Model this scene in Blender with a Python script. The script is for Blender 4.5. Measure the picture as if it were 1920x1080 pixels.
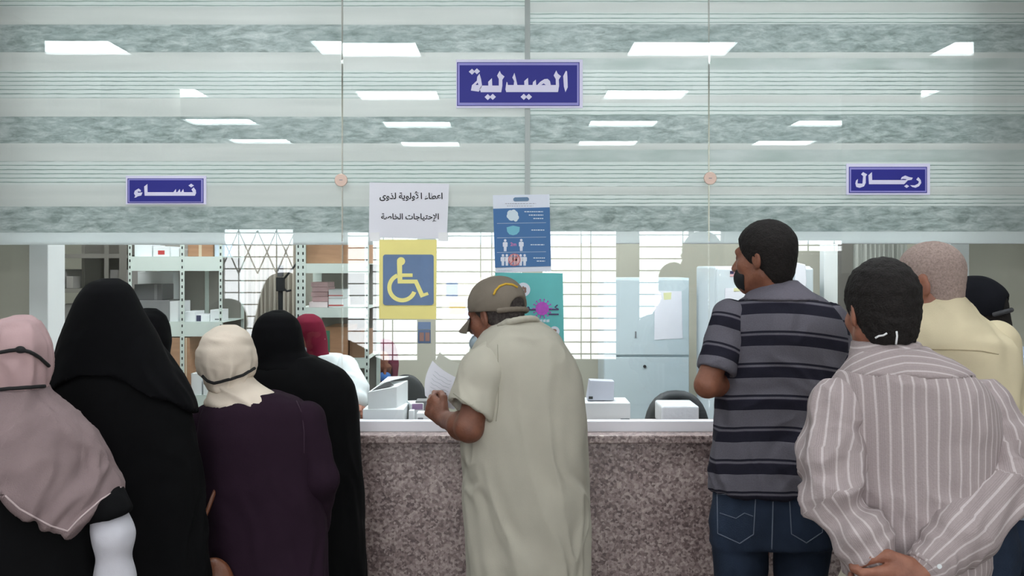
import bpy, bmesh, math, random
import numpy as np
from mathutils import Vector, Matrix, Euler
from mathutils.bvhtree import BVHTree

for ob in list(bpy.data.objects):
    bpy.data.objects.remove(ob)
SC = bpy.context.scene
COL = SC.collection
random.seed(4)

# ------------------------------------------------------------------ camera, world, exposure
F = 1867.0            # focal length in pixels of the 1920 px frame
CY, CZ = -3.73, 1.6   # camera stands in the hall, glass partition is the plane y = 0
HOR = 500.0
cam_d = bpy.data.cameras.new('camera')
cam_d.sensor_width = 36.0
cam_d.lens = 36.0 * F / 1920.0
cam_d.shift_y = -(540.0 - HOR) / 1920.0
cam_d.clip_start = 0.05
cam = bpy.data.objects.new('camera', cam_d)
cam.location = (0, CY, CZ)
cam.rotation_euler = (math.pi / 2, 0, 0)
COL.objects.link(cam)
SC.camera = cam

world = bpy.data.worlds.new('world')
world.use_nodes = True
SC.world = world
world.node_tree.nodes['Background'].inputs[0].default_value = (0.75, 0.85, 1.0, 1)
world.node_tree.nodes['Background'].inputs[1].default_value = 0.15

SC.view_settings.view_transform = 'Standard'
SC.view_settings.look = 'None'
SC.view_settings.gamma = 1.0
SC.view_settings.use_curve_mapping = False
SC.view_settings.exposure = 0.0
SC.cycles.use_denoising = True
SC.cycles.max_bounces = 7
SC.cycles.diffuse_bounces = 4
SC.cycles.glossy_bounces = 3
SC.cycles.transparent_max_bounces = 16
SC.cycles.caustics_reflective = False
SC.cycles.caustics_refractive = False

HALL_LIGHT = 14.0      # radiance of the hall ceiling panels
ROOM_LIGHT = 17.0       # radiance of the unseen ceiling panels added to light film and pharmacy
WINDOW_LIGHT = 7.5     # daylight in the windows behind the camera


# ------------------------------------------------------------------ helpers
def lin(c):
    return tuple((v / 255.0 / 12.92) if v / 255.0 <= 0.04045 else ((v / 255.0 + 0.055) / 1.055) ** 2.4 for v in c)


def W(x, y, d):
    """world point seen at photo pixel (x, y) at distance d in front of the camera"""
    return Vector(((x - 960.0) * d / F, CY + d, CZ - (y - HOR) * d / F))


MATS = {}


def nodes_of(name):
    m = bpy.data.materials.new(name)
    m.use_nodes = True
    nt = m.node_tree
    return m, nt, nt.nodes['Principled BSDF']


def mat(name, rgb, rough=0.6, metal=0.0, noise=0.0, nscale=20.0, bump=0.0, bscale=200.0, stretch=(1, 1, 1), spec=0.5, sheen=0.0):
    if name in MATS:
        return MATS[name]
    m, nt, b = nodes_of(name)
    b.inputs['Base Color'].default_value = (*lin(rgb), 1)
    b.inputs['Roughness'].default_value = rough
    b.inputs['Metallic'].default_value = metal
    b.inputs['Specular IOR Level'].default_value = spec
    if sheen:
        b.inputs['Sheen Weight'].default_value = sheen
    tc = nt.nodes.new('ShaderNodeTexCoord')
    mp = nt.nodes.new('ShaderNodeMapping')
    mp.inputs['Scale'].default_value = stretch
    nt.links.new(tc.outputs['Object'], mp.inputs[0])
    if noise > 0:
        n = nt.nodes.new('ShaderNodeTexNoise')
        n.inputs['Scale'].default_value = nscale
        n.inputs['Detail'].default_value = 5
        r = nt.nodes.new('ShaderNodeValToRGB')
        r.color_ramp.elements[0].position = 0.3
        r.color_ramp.elements[1].position = 0.7
        r.color_ramp.elements[0].color = (*[v * (1 - noise) for v in lin(rgb)], 1)
        r.color_ramp.elements[1].color = (*[min(1, v * (1 + noise)) for v in lin(rgb)], 1)
        nt.links.new(mp.outputs[0], n.inputs['Vector'])
        nt.links.new(n.outputs['Fac'], r.inputs[0])
        nt.links.new(r.outputs[0], b.inputs['Base Color'])
    if bump > 0:
        n2 = nt.nodes.new('ShaderNodeTexNoise')
        n2.inputs['Scale'].default_value = bscale
        n2.inputs['Detail'].default_value = 3
        bp = nt.nodes.new('ShaderNodeBump')
        bp.inputs['Strength'].default_value = bump
        bp.inputs['Distance'].default_value = 0.004
        nt.links.new(mp.outputs[0], n2.inputs['Vector'])
        nt.links.new(n2.outputs['Fac'], bp.inputs['Height'])
        nt.links.new(bp.outputs[0], b.inputs['Normal'])
    MATS[name] = m
    return m


def emis(name, rgb, strength):
    m, nt, b = nodes_of(name)
    b.inputs['Base Color'].default_value = (*lin(rgb), 1)
    b.inputs['Emission Color'].default_value = (*lin(rgb), 1)
    b.inputs['Emission Strength'].default_value = strength
    return m


WL = {}


def meta(o, label=None, cat=None, group=None, kind=None):
    if label:
        o['label'] = label
    if cat:
        o['category'] = cat
    if group:
        o['group'] = group
    if kind:
        o['kind'] = kind
    return o


def empty(name, loc, label=None, cat=None, group=None):
    o = bpy.data.objects.new(name, None)
    o.empty_display_size = 0.1
    o.location = loc
    COL.objects.link(o)
    WL[o.name] = Vector(loc)
    return meta(o, label, cat, group)


def link(name, verts, faces, mats, parent=None, loc=None, smooth=False, midx=None, bevel=0.0):
    """verts in world space; the mesh is stored relative to its parent's or its own base point"""
    V = np.asarray(verts, dtype=np.float64).reshape(-1, 3)
    if parent is not None:
        base = WL[parent.name]
    elif loc is not None:
        base = Vector(loc)
    else:
        mn, mx = V.min(0), V.max(0)
        base = Vector(((mn[0] + mx[0]) / 2, (mn[1] + mx[1]) / 2, mn[2]))
    V = V - np.array(base)
    me = bpy.data.meshes.new(name)
    me.from_pydata(V.tolist(), [], faces if isinstance(faces, list) else faces.tolist())
    if not isinstance(mats, (list, tuple)):
        mats = [mats]
    for m in mats:
        me.materials.append(m)
    if midx is not None:
        me.polygons.foreach_set('material_index', midx)
    if smooth:
        me.polygons.foreach_set('use_smooth', [True] * len(me.polygons))
    me.update()
    o = bpy.data.objects.new(name, me)
    COL.objects.link(o)
    if parent is not None:
        o.parent = parent
        WL[o.name] = WL[parent.name]
    else:
        o.location = base
        WL[o.name] = base
    if bevel > 0:
        md = o.modifiers.new('bevel', 'BEVEL')
        md.width = bevel
        md.segments = 2
        md.limit_method = 'ANGLE'
    return o


class MB:
    def __init__(s):
        s.v, s.f, s.m = [], [], []
        s.cur = 0

    def add(s, vs, fs):
        n = len(s.v)
        s.v += [tuple(p) for p in vs]
        s.f += [[i + n for i in f] for f in fs]
        s.m += [s.cur] * len(fs)
        return s

    def box(s, x0, x1, y0, y1, z0, z1, rz=0.0, pivot=None):
        vs = [Vector((x, y, z)) for x in (x0, x1) for y in (y0, y1) for z in (z0, z1)]
        if rz:
            c = pivot or Vector(((x0 + x1) / 2, (y0 + y1) / 2, 0))
            R = Matrix.Rotation(rz, 3, 'Z')
            vs = [R @ (p - c) + c for p in vs]
        return s.add(vs, [(0, 1, 3, 2), (4, 6, 7, 5), (0, 4, 5, 1), (2, 3, 7, 6), (0, 2, 6, 4), (1, 5, 7, 3)])

    def tube(s, pts, r, n=8, closed=False):
        pts = [Vector(p) for p in pts]
        m = len(pts)
        vs, up = [], None
        for i, p in enumerate(pts):
            a = pts[(i - 1) % m] if (closed or i > 0) else pts[i]
            b = pts[(i + 1) % m] if (closed or i < m - 1) else pts[i]
            t = (b - a).normalized()
            if up is None:
                up = Vector((0, 0, 1)) if abs(t.z) < 0.9 else Vector((0, 1, 0))
            u = (up - t * up.dot(t)).normalized()
            w = t.cross(u)
            up = u
            rr = r[i] if isinstance(r, (list, tuple)) else r
            for k in range(n):
                an = 2 * math.pi * k / n
                vs.append(p + (u * math.cos(an) + w * math.sin(an)) * rr)
        fs = []
        for i in range(m if closed else m - 1):
            j = (i + 1) % m
            for k in range(n):
                l = (k + 1) % n
                fs.append((i * n + k, i * n + l, j * n + l, j * n + k))
        if not closed:
            fs.append(tuple(range(n))[::-1])
            fs.append(tuple((m - 1) * n + k for k in range(n)))
        return s.add(vs, fs)

    def poly(s, pts2, y0, y1):
        """extrude an x-z outline between y0 (front) and y1 (back)"""
        n = len(pts2)
        ar = sum(pts2[i][0] * pts2[(i + 1) % n][1] - pts2[(i + 1) % n][0] * pts2[i][1] for i in range(n))
        if ar < 0:
            pts2 = pts2[::-1]
        vs = [(p[0], y0, p[1]) for p in pts2] + [(p[0], y1, p[1]) for p in pts2]
        fs = [tuple(range(n)), tuple(range(2 * n - 1, n - 1, -1))]
        fs += [(i, i + n, (i + 1) % n + n, (i + 1) % n) for i in range(n)]
        return s.add(vs, fs)

    def cyl(s, c, ax, r, h, n=24):
        c = Vector(c)
        ax = Vector(ax).normalized()
        return s.tube([c, c + ax * h], r, n)

    def build(s, name, mats, parent=None, loc=None, smooth=False, bevel=0.0):
        return link(name, s.v, s.f, mats, parent, loc, smooth, s.m if isinstance(mats, (list, tuple)) else None, bevel)


def boxo(name, x0, x1, y0, y1, z0, z1, m, parent=None, bevel=0.003, rz=0.0, **kw):
    o = MB().box(x0, x1, y0, y1, z0, z1, rz).build(name, m, parent, bevel=bevel)
    return meta(o, **kw)


# ------------------------------------------------------------------ implicit modelling (smooth unions meshed with surface nets)
def vnoise(P, seed=0):
    """value noise on an (n,3) array, range 0..1"""
    I = np.floor(P).astype(np.int64)
    f = P - I
    f = f * f * (3 - 2 * f)

    def h(ix, iy, iz):
        n = (ix * 374761393 + iy * 668265263 + iz * 2147483647 + seed * 974711) & 0xffffffff
        n = ((n ^ (n >> 13)) * 1274126177) & 0xffffffff
        n = (n ^ (n >> 16)) & 0xffffffff
        return n / 4294967295.0
    r = 0
    for dx in (0, 1):
        wx = f[:, 0] if dx else 1 - f[:, 0]
        for dy in (0, 1):
            wy = f[:, 1] if dy else 1 - f[:, 1]
            for dz in (0, 1):
                wz = f[:, 2] if dz else 1 - f[:, 2]
                r = r + wx * wy * wz * h(I[:, 0] + dx, I[:, 1] + dy, I[:, 2] + dz)
    return r


def ridged(P, scale, seed=0):
    """soft crease pattern, about -0.5 in the valleys to 0.5 on the ridges"""
    Q = P * np.array(scale)
    wv = vnoise(P * 6.0, seed + 5) * 1.6
    Q = Q + wv[:, None]
    n = vnoise(Q, seed) * 0.67 + vnoise(Q * 2.1 + 7.7, seed + 1) * 0.33
    return 0.56 - np.abs(2 * n - 1) * 1.6


def smoothnoise(P, scale, seed=0):
    Q = P * np.array(scale)
    return vnoise(Q, seed) * 0.7 + vnoise(Q * 2.0 + 3.3, seed + 1) * 0.3 - 0.5


class SDF:
    def __init__(s):
        s.ops = []
        s.lo = np.array([9e9] * 3)
        s.hi = -s.lo

    def _push(s, fn, lo, hi, k, sub):
        lo, hi = np.array(lo, float), np.array(hi, float)
        s.ops.append((fn, lo, hi, k, sub))
        if not sub:
            s.lo = np.minimum(s.lo, lo)
            s.hi = np.maximum(s.hi, hi)
        return s

    def cap(s, a, b, ra, rb=None, k=0.02, sub=False):
        rb = ra if rb is None else rb
        a, b = np.array(a, float), np.array(b, float)
        ba = b - a
        L = max(ba @ ba, 1e-12)
        rm = max(ra, rb)

        def fn(X, Y, Z):
            x, y, z = X - a[0], Y - a[1], Z - a[2]
            t = np.clip((x * ba[0] + y * ba[1] + z * ba[2]) / L, 0, 1)
            return np.sqrt((x - t * ba[0]) ** 2 + (y - t * ba[1]) ** 2 + (z - t * ba[2]) ** 2) - (ra + (rb - ra) * t)
        return s._push(fn, np.minimum(a, b) - rm, np.maximum(a, b) + rm, k, sub)

    def chain(s, pts, rs, k=0.02, sub=False):
        for i in range(len(pts) - 1):
            s.cap(pts[i], pts[i + 1], rs[i], rs[i + 1], k, sub)
        return s

    def ell(s, c, r, R=None, k=0.02, sub=False):
        c, r = np.array(c, float), np.array(r, float)
        M = np.eye(3) if R is None else np.array(R)
        ext = np.sqrt(((M * r) ** 2).sum(1))

        def fn(X, Y, Z):
            x, y, z = X - c[0], Y - c[1], Z - c[2]
            u = M[0, 0] * x + M[1, 0] * y + M[2, 0] * z
            v = M[0, 1] * x + M[1, 1] * y + M[2, 1] * z
            w = M[0, 2] * x + M[1, 2] * y + M[2, 2] * z
            k0 = np.sqrt((u / r[0]) ** 2 + (v / r[1]) ** 2 + (w / r[2]) ** 2)
            k1 = np.sqrt((u / r[0] ** 2) ** 2 + (v / r[1] ** 2) ** 2 + (w / r[2] ** 2) ** 2)
            return k0 * (k0 - 1) / np.maximum(k1, 1e-6)
        return s._push(fn, c - ext, c + ext, k, sub)

    def loft(s, secs, k=0.03, n=2.3, win=0.03, sub=False):
        """stack of superellipse sections (z, cx, cy, rx, ry); each is turned a little so the figure stands square to its own line of sight into the room"""
        S = np.array(sorted(secs), float)
        zz = np.arange(S[0, 0] - 0.06, S[-1, 0] + 0.06, 0.004)
        w = max(1, int(win / 0.004)) | 1
        T = []
        for j in range(1, 5):
            q = np.interp(zz, S[:, 0], S[:, j])
            q = np.convolve(np.pad(q, w // 2, 'edge'), np.ones(w) / w, 'valid')
            T.append(q)
        z0, z1 = S[0, 0], S[-1, 0]

        def fn(X, Y, Z):
            zl = Z[0, 0, :] if Z.ndim == 3 else Z
            g = [np.interp(zl, zz, t) for t in T]
            th = np.arctan2(g[0], g[1] - CY)
            c, s_ = np.cos(th), np.sin(th)
            dx, dy = X - g[0], Y - g[1]
            a = np.abs((c * dx - s_ * dy) / (g[2] * c))
            b = np.abs((s_ * dx + c * dy) / g[3])
            nn = (a ** n + b ** n) ** (1.0 / n)
            d = (nn - 1) * np.minimum(g[2] * c, g[3])
            return np.maximum(d, np.maximum(Z - z1, z0 - Z))
        m = p = np.hypot(S[:, 3], S[:, 4]) + 0.01
        return s._push(fn, ((S[:, 1] - m).min(), (S[:, 2] - p).min(), z0), ((S[:, 1] + m).max(), (S[:, 2] + p).max(), z1), k, sub)

    def fn(s, f, lo, hi, k=0.0, sub=False):
        return s._push(f, lo, hi, k, sub)

    def cut(s, f):
        """keep only where f(X,Y,Z) < 0"""
        s.ops.append((f, None, None, 0, 'cut'))
        return s

    def mesh(s, vox):
        pad = 3 * vox
        lo, hi = s.lo - pad, s.hi + pad
        n = np.ceil((hi - lo) / vox).astype(int) + 1
        ax = [lo[i] + vox * np.arange(n[i]) for i in range(3)]
        D = np.full(n, 1.0, np.float32)
        for fn, l, h, k, sub in s.ops:
            if sub == 'cut':
                X, Y, Z = np.meshgrid(*ax, indexing='ij', sparse=True)
                D = np.maximum(D, (fn(X, Y, Z) + 0 * D).astype(np.float32))
                continue
            q = k + 2.5 * vox
            i0 = np.clip(np.floor((l - q - lo) / vox).astype(int), 0, n)
            i1 = np.clip(np.ceil((h + q - lo) / vox).astype(int) + 1, 0, n)
            if (i1 <= i0).any():
                continue
            sl = tuple(slice(i0[i], i1[i]) for i in range(3))
            X, Y, Z = np.meshgrid(*[ax[i][sl[i]] for i in range(3)], indexing='ij', sparse=True)
            d = fn(X, Y, Z)
            d = np.broadcast_to(d, D[sl].shape).astype(np.float32)
            o = D[sl]
            if sub:
                d = -d
                hh = np.maximum(k - np.abs(o - d), 0) / k if k > 0 else 0
                D[sl] = np.maximum(o, d) + hh * hh * k * 0.25
            else:
                hh = np.maximum(k - np.abs(o - d), 0) / k if k > 0 else 0
                D[sl] = np.minimum(o, d) - hh * hh * k * 0.25
        return surface_nets(D, lo, vox)


def surface_nets(D, lo, vox):
    ins = D < 0
    nx, ny, nz = D.shape
    cnt = np.zeros((nx - 1, ny - 1, nz - 1), np.int8)
    for dx in (0, 1):
        for dy in (0, 1):
            for dz in (0, 1):
                cnt += ins[dx:nx - 1 + dx, dy:ny - 1 + dy, dz:nz - 1 + dz]
    act = (cnt > 0) & (cnt < 8)
    I, J, K = np.nonzero(act)
    flat = (I * (ny - 1) + J) * (nz - 1) + K
    cor = {}
    for dx in (0, 1):
        for dy in (0, 1):
            for dz in (0, 1):
                cor[dx, dy, dz] = D[I + dx, J + dy, K + dz]
    P = np.zeros((len(I), 3))
    C = np.zeros(len(I))
    for a in cor:
        for axn in range(3):
            if a[axn] == 1:
                continue
            b = list(a)
            b[axn] = 1
            b = tuple(b)
            va, vb = cor[a], cor[b]
            m = (va < 0) != (vb < 0)
            t = np.where(m, va / np.where(va == vb, 1, va - vb), 0)
            for q in range(3):
                P[:, q] += np.where(m, a[q] + (t if q == axn else 0), 0)
            C += m
    P = P / C[:, None] + np.stack([I, J, K], 1)
    P = lo + P * vox
    faces = []
    st = [(ny - 1) * (nz - 1), nz - 1, 1]
    for axn in range(3):
        sl0 = [slice(1, -1)] * 3
        sl1 = [slice(1, -1)] * 3
        sl0[axn] = slice(0, -1)
        sl1[axn] = slice(1, None)
        A, B = ins[tuple(sl0)], ins[tuple(sl1)]
        off = [1, 1, 1]
        off[axn] = 0
        u, v = [q for q in range(3) if q != axn]
        for cond, flip in ((A & ~B, False), (~A & B, True)):
            i, j, k = np.nonzero(cond)
            base = ((i + off[0]) * st[0] + (j + off[1]) * st[1] + (k + off[2]) * st[2])
            q = np.stack([base - st[u] - st[v], base - st[v], base, base - st[u]], 1)
            if axn == 1:
                q = q[:, ::-1]
            if flip:
                q = q[:, ::-1]
            faces.append(q)
    Fq = np.concatenate(faces)
    idx = np.searchsorted(flat, Fq)
    return P, idx


def relax(P, Fq, it, lam=0.5):
    n = len(P)
    E = np.concatenate([Fq[:, [0, 1]], Fq[:, [1, 2]], Fq[:, [2, 3]], Fq[:, [3, 0]]])
    deg = np.bincount(E[:, 0], minlength=n) + np.bincount(E[:, 1], minlength=n)
    deg = np.maximum(deg, 1)
    for q in range(it * 2):
        A = np.zeros_like(P)
        for c in range(3):
            A[:, c] = np.bincount(E[:, 0], P[E[:, 1], c], n) + np.bincount(E[:, 1], P[E[:, 0], c], n)
        l = lam if q % 2 == 0 else -lam * 0.95
        P = P + (A / deg[:, None] - P) * l
    return P


def sdf_obj(name, S, m, parent, vox=0.007, disp=None, attr=None, it=2, loc=None, paint=None):
    P, Fq = S.mesh(vox)
    P = relax(P, Fq, it)
    if disp is not None:
        a = P[Fq[:, 2]] - P[Fq[:, 0]]
        b = P[Fq[:, 3]] - P[Fq[:, 1]]
        fnm = np.cross(a, b)
        N = np.zeros_like(P)
        for c in range(4):
            for q in range(3):
                N[:, q] += np.bincount(Fq[:, c], fnm[:, q], len(P))
        N /= np.maximum(np.linalg.norm(N, axis=1), 1e-12)[:, None]
        dv = disp(P, N)
        P = P + (N * dv[:, None] if dv.ndim == 1 else dv)
    o = link(name, P, Fq, m, parent, loc, smooth=True)
    if attr is not None:
        at = o.data.attributes.new('s', 'FLOAT', 'POINT')
        at.data.foreach_set('value', attr(P).astype(np.float32))
    if paint is not None:
        at = o.data.attributes.new('paint', 'FLOAT', 'POINT')
        at.data.foreach_set('value', paint(P).astype(np.float32))
    return o


def rot(yaw, pitch=0, roll=0):
    """head frame: +y is the way the face looks; yaw turns left, pitch looks down"""
    return np.array(Matrix.Rotation(yaw, 3, 'Z') @ Matrix.Rotation(-pitch, 3, 'X') @ Matrix.Rotation(roll, 3, 'Y'))


def head_sdf(S, c, R, s=1.0, ears=True, nose=1.0):
    c = np.array(c)

    def w(p):
        return c + R @ (np.array(p) * s)

    def el(p, r, k, sub=False, RR=None):
        S.ell(w(p), np.array(r) * s, R if RR is None else R @ RR, k * s, sub)
    el((0, -0.015, 0.045), (0.074, 0.094, 0.082), 0.03)
    el((0, 0.022, -0.035), (0.058, 0.068, 0.082), 0.03)
    el((0, 0.066, -0.088), (0.026, 0.023, 0.02), 0.04)
    for sx in (-1, 1):
        S.cap(w((sx * 0.052, -0.01, -0.05)), w((sx * 0.02, 0.06, -0.092)), 0.019 * s, 0.015 * s, 0.03 * s)
        el((sx * 0.042, 0.056, -0.016), (0.023, 0.022, 0.022), 0.03)
    S.cap(w((-0.04, 0.074, 0.03)), w((0.04, 0.074, 0.03)), 0.013 * s, k=0.02 * s)
    for sx in (-1, 1):
        el((sx * 0.031, 0.1, 0.008), (0.018, 0.016, 0.012), 0.015, True)
        el((sx * 0.031, 0.077, 0.008), (0.0125, 0.0125, 0.0125), 0.006)
    S.cap(w((0, 0.088, 0.014)), w((0, 0.112 * nose, -0.026)), 0.008 * s, 0.013 * s, 0.012 * s)
    for sx in (-1, 1):
        el((sx * 0.012, 0.1, -0.03), (0.009, 0.011, 0.008), 0.008)
    el((0, 0.088, -0.052), (0.025, 0.012, 0.006), 0.006)
    el((0, 0.086, -0.063), (0.022, 0.012, 0.007), 0.006)
    if ears:
        for sx in (-1, 1):
            RR = np.array(Matrix.Rotation(sx * 0.35, 3, 'Z') @ Matrix.Rotation(-0.2, 3, 'X'))
            el((sx * 0.078, -0.012, 0.0), (0.009, 0.02, 0.033), 0.01, RR=RR)
            el((sx * 0.088, -0.008, 0.004), (0.007, 0.011, 0.02), 0.006, True, RR)
    return w


def hand_sdf(S, w, f, n, side, curl=(0.5, 0.6, 0.4), s=1.0, thumb_in=0.5, spread=1.0):
    """w wrist, f towards the knuckles, n the way the palm faces, side = +1/-1 picks the thumb side"""
    w = Vector(w)
    f = Vector(f).normalized()
    n = Vector(n)
    n = (n - f * n.dot(f)).normalized()
    t = f.cross(n) * side
    off = (0.031, 0.0105, -0.0105, -0.03)
    S.cap(w - f * 0.01 * s, w + f * 0.04 * s, 0.024 * s, 0.022 * s, 0.02)
    for i, q in enumerate(off):
        kn = w + (f * (0.09 - 0.006 * abs(i - 1)) + t * q * spread) * s
        S.cap(w + (f * 0.02 + t * q * 0.6) * s, kn, 0.016 * s, 0.0115 * s, 0.012)
        L = (0.074, 0.082, 0.076, 0.06)[i] * s
        p, a = kn, 0.0
        for j, (fr, rr) in enumerate(((0.44, 0.0092), (0.31, 0.0083), (0.25, 0.0072))):
            a += curl[j] * (1 + 0.06 * i)
            dv = f * math.cos(a) + n * math.sin(a) + t * 0.05 * (1.5 - i) * spread
            q2 = p + dv.normalized() * L * fr
            S.cap(p, q2, rr * s * (1.05 if j == 0 else 1), rr * 0.92 * s, 0.0035)
            p = q2
    b = w + (f * 0.022 + t * 0.026) * s
    m1 = b + (f * 0.03 + t * 0.024 + n * 0.012) * s
    m2 = m1 + (f * 0.03 + t * (0.012 - 0.02 * thumb_in) + n * 0.02 * thumb_in) * s
    m3 = m2 + (f * 0.02 + t * (0.002 - 0.02 * thumb_in) + n * 0.016 * thumb_in) * s
    S.chain([b, m1, m2, m3], [0.016 * s, 0.012 * s, 0.0105 * s, 0.0085 * s], 0.006)


def body_obj(P, J, skin, vox=0.006, ears=True, hs=1.0, th=1.0, hands=None, disp=None, nose=1.0, paint=None):
    S = SDF()
    R = rot(*J['look'])
    head_sdf(S, J['head'], R, hs, ears, nose)
    hc = Vector(J['head'])
    nk = Vector(J['neck'])
    up = hc + Vector(R @ np.array((0, -0.025, -0.05))) * hs
    S.cap(up, nk, 0.052 * th ** 0.5, 0.06 * th ** 0.5, 0.03)
    pv = Vector(J['pelvis'])
    ch = nk.lerp(pv, 0.4)
    S.ell(ch, (0.14 * th, 0.088 * th, 0.16), k=0.05)
    S.ell(nk.lerp(pv, 0.7), (0.13 * th, 0.09 * th, 0.16), k=0.05)
    S.ell(pv, (0.14 * th, 0.095 * th, 0.12), k=0.05)
    for i in (0, 1):
        sh, eb, wr = (Vector(J[q][i]) for q in ('sh', 'el', 'wr'))
        S.cap(nk.lerp(sh, 0.3) - Vector((0, 0, 0.025)), sh, 0.042 * th, 0.042 * th, 0.04)
        S.cap(sh, eb, 0.044 * th, 0.038 * th, 0.03)
        S.cap(eb, eb.lerp(wr, 0.3), 0.038 * th, 0.039 * th, 0.015)
        S.cap(eb.lerp(wr, 0.3), wr, 0.039 * th, 0.026, 0.02)
        h = hands[i] if hands else None
        if h is None:
            h = dict(f=(wr - eb), n=(0.6 if i == 0 else -0.6, 0.3, -0.4), side=(-1 if i == 0 else 1))
        hand_sdf(S, wr, **h)
        hip = pv + Vector(((-1, 1)[i] * 0.085, 0, -0.04))
        kn = Vector(J['kn'][i]) if 'kn' in J else Vector((hip.x * 0.9 + pv.x * 0.1, pv.y + 0.02, pv.z * 0.52))
        an = Vector(J['an'][i]) if 'an' in J else Vector((hip.x, pv.y - 0.02, 0.085))
        S.cap(hip, kn, 0.082 * th, 0.055 * th, 0.03)
        S.cap(kn, kn.lerp(an, 0.35), 0.052 * th, 0.054 * th, 0.02)
        S.cap(kn.lerp(an, 0.35), an, 0.054 * th, 0.036, 0.02)
        fw = Vector(J.get('toe', (0, 1, 0))).normalized()
        S.cap(an + Vector((0, 0, -0.03)) - fw * 0.03, an + fw * 0.15 + Vector((0, 0, -0.055)), 0.04, 0.026, 0.02)
    return sdf_obj('body', S, skin, P, vox, disp, it=1, paint=paint)


def std_pose(x, y, H, head, look=(0, 0, 0), arm=0.13, fwd=0.16, lean=None):
    nk = Vector((head[0] * 0.6 + x * 0.4, (head[1] * 0.6 + y * 0.4) - 0.02, head[2] - 0.135))
    z_sh = nk.z - 0.055
    return dict(head=head, look=look, neck=nk, pelvis=(x, y, H * 0.53),
                sh=((x - arm, y, z_sh), (x + arm, y, z_sh)),
                el=((x - arm - 0.01, y + 0.02, z_sh - 0.27), (x + arm + 0.01, y + 0.02, z_sh - 0.27)),
                wr=((x - arm * 0.5, y + fwd, z_sh - 0.36), (x + arm * 0.5, y + fwd, z_sh - 0.36)))


def secs(d, rows, dy=0.0):
    """rows (y_px, left_px, right_px, half depth[, shift in depth]) at distance d -> loft sections"""
    out = []
    for r in rows:
        y, xl, xr, ry = r[:4]
        cy = CY + d + dy + (r[4] if len(r) > 4 else 0)
        out.append((CZ - (y - HOR) * d / F, ((xl + xr) / 2 - 960) * d / F, cy, (xr - xl) / 2 * d / F, ry))
    return out


def floor_rows(d, rows, grow=1.04, z=0.05):
    """add a last section just above the floor"""
    y = HOR + (CZ - z) * F / d
    r = rows[-1]
    c, h = (r[1] + r[2]) / 2, (r[2] - r[1]) / 2 * grow
    return rows + [(y, c - h, c + h) + tuple(r[3:])]


def ring(pts_n, c, rx, ry, tilt=(0, 0), n=2.3):
    """superellipse ring; tilt = slope in x and y"""
    out = []
    for i in range(pts_n):
        a = 2 * math.pi * i / pts_n
        ca, sa = math.cos(a), math.sin(a)
        k = (abs(ca) ** n + abs(sa) ** n) ** (-1.0 / n)
        x, y = rx * ca * k, ry * sa * k
        out.append((c[0] + x, c[1] + y, c[2] + x * tilt[0] + y * tilt[1]))
    return out


def bvh_of(o):
    me = o.data
    b = WL[o.name]
    return BVHTree.FromPolygons([tuple(v.co + b) for v in me.vertices], [tuple(p.vertices) for p in me.polygons])


def on_surface(bvh, pts, lift=0.001):
    """drop photo-space polyline points (x_px, y_px) along their view lines onto a surface"""
    out = []
    o = Vector((0, CY, CZ))
    for x, y in pts:
        dv = (W(x, y, 1.0) - o).normalized()
        h = bvh.ray_cast(o, dv)
        if h[0] is not None:
            out.append(h[0] + h[1] * lift)
    return out


def seam(name, on, pts, r, m, parent, lift=0.0005, sub=6, n=6, **kw):
    dense = []
    for i in range(len(pts) - 1):
        for q in range(sub):
            t = q / sub
            dense.append((pts[i][0] + (pts[i + 1][0] - pts[i][0]) * t, pts[i][1] + (pts[i + 1][1] - pts[i][1]) * t))
    dense.append(pts[-1])
    p3 = on_surface(bvh_of(on), dense, lift)
    if len(p3) < 2:
        return None
    o = MB().tube(p3, r, n).build(name, m, parent, smooth=True)
    return meta(o, **kw)


# ------------------------------------------------------------------ materials of the setting
M_wall = mat('wall_paint', (184, 182, 168), 0.85, noise=0.05, nscale=3)
M_hall = mat('hall_wall_paint', (160, 160, 150), 0.85, noise=0.05, nscale=3)
M_ceil = mat('ceiling_board', (225, 226, 222), 0.9, noise=0.03, nscale=4)
M_white = mat('white_enamel', (226, 230, 230), 0.45, noise=0.03, nscale=4)
M_alu = mat('white_aluminium', (224, 224, 230), 0.4)
M_steel = mat('shelf_steel', (205, 216, 210), 0.5, noise=0.04, nscale=6)
M_greycab = mat('pale_blue_grey_steel', (196, 210, 216), 0.45, noise=0.03, nscale=3)
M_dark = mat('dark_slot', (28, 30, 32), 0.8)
M_black = mat('black_vinyl', (34, 38, 42), 0.55, bump=0.2, bscale=300)
M_carton = mat('brown_cardboard', (168, 128, 98), 0.85, noise=0.1, nscale=9, stretch=(1, 1, 6))
M_tape = mat('pale_tape', (206, 190, 164), 0.4)
M_boxw = mat('white_card', (226, 230, 232), 0.6, noise=0.03, nscale=8)
M_boxg = mat('grey_card', (120, 120, 122), 0.7, noise=0.08, nscale=8)
M_boxp = mat('pink_card', (206, 172, 174), 0.7, noise=0.06, nscale=30, stretch=(1, 1, 6))
M_paper = mat('paper', (232, 232, 240), 0.8)
M_red = mat('red_print', (190, 60, 60), 0.6)
M_navy = mat('navy_print', (40, 42, 78), 0.6)
M_grey = mat('grey_print', (120, 124, 130), 0.6)
M_frame = mat('window_frame', (120, 118, 116), 0.5)
M_panel = emis('light_diffuser', (246, 252, 255), HALL_LIGHT)
M_panel2 = emis('added_room_light_diffuser', (246, 252, 255), ROOM_LIGHT)
M_day = emis('daylight_pane', (250, 252, 255), WINDOW_LIGHT)


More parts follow.
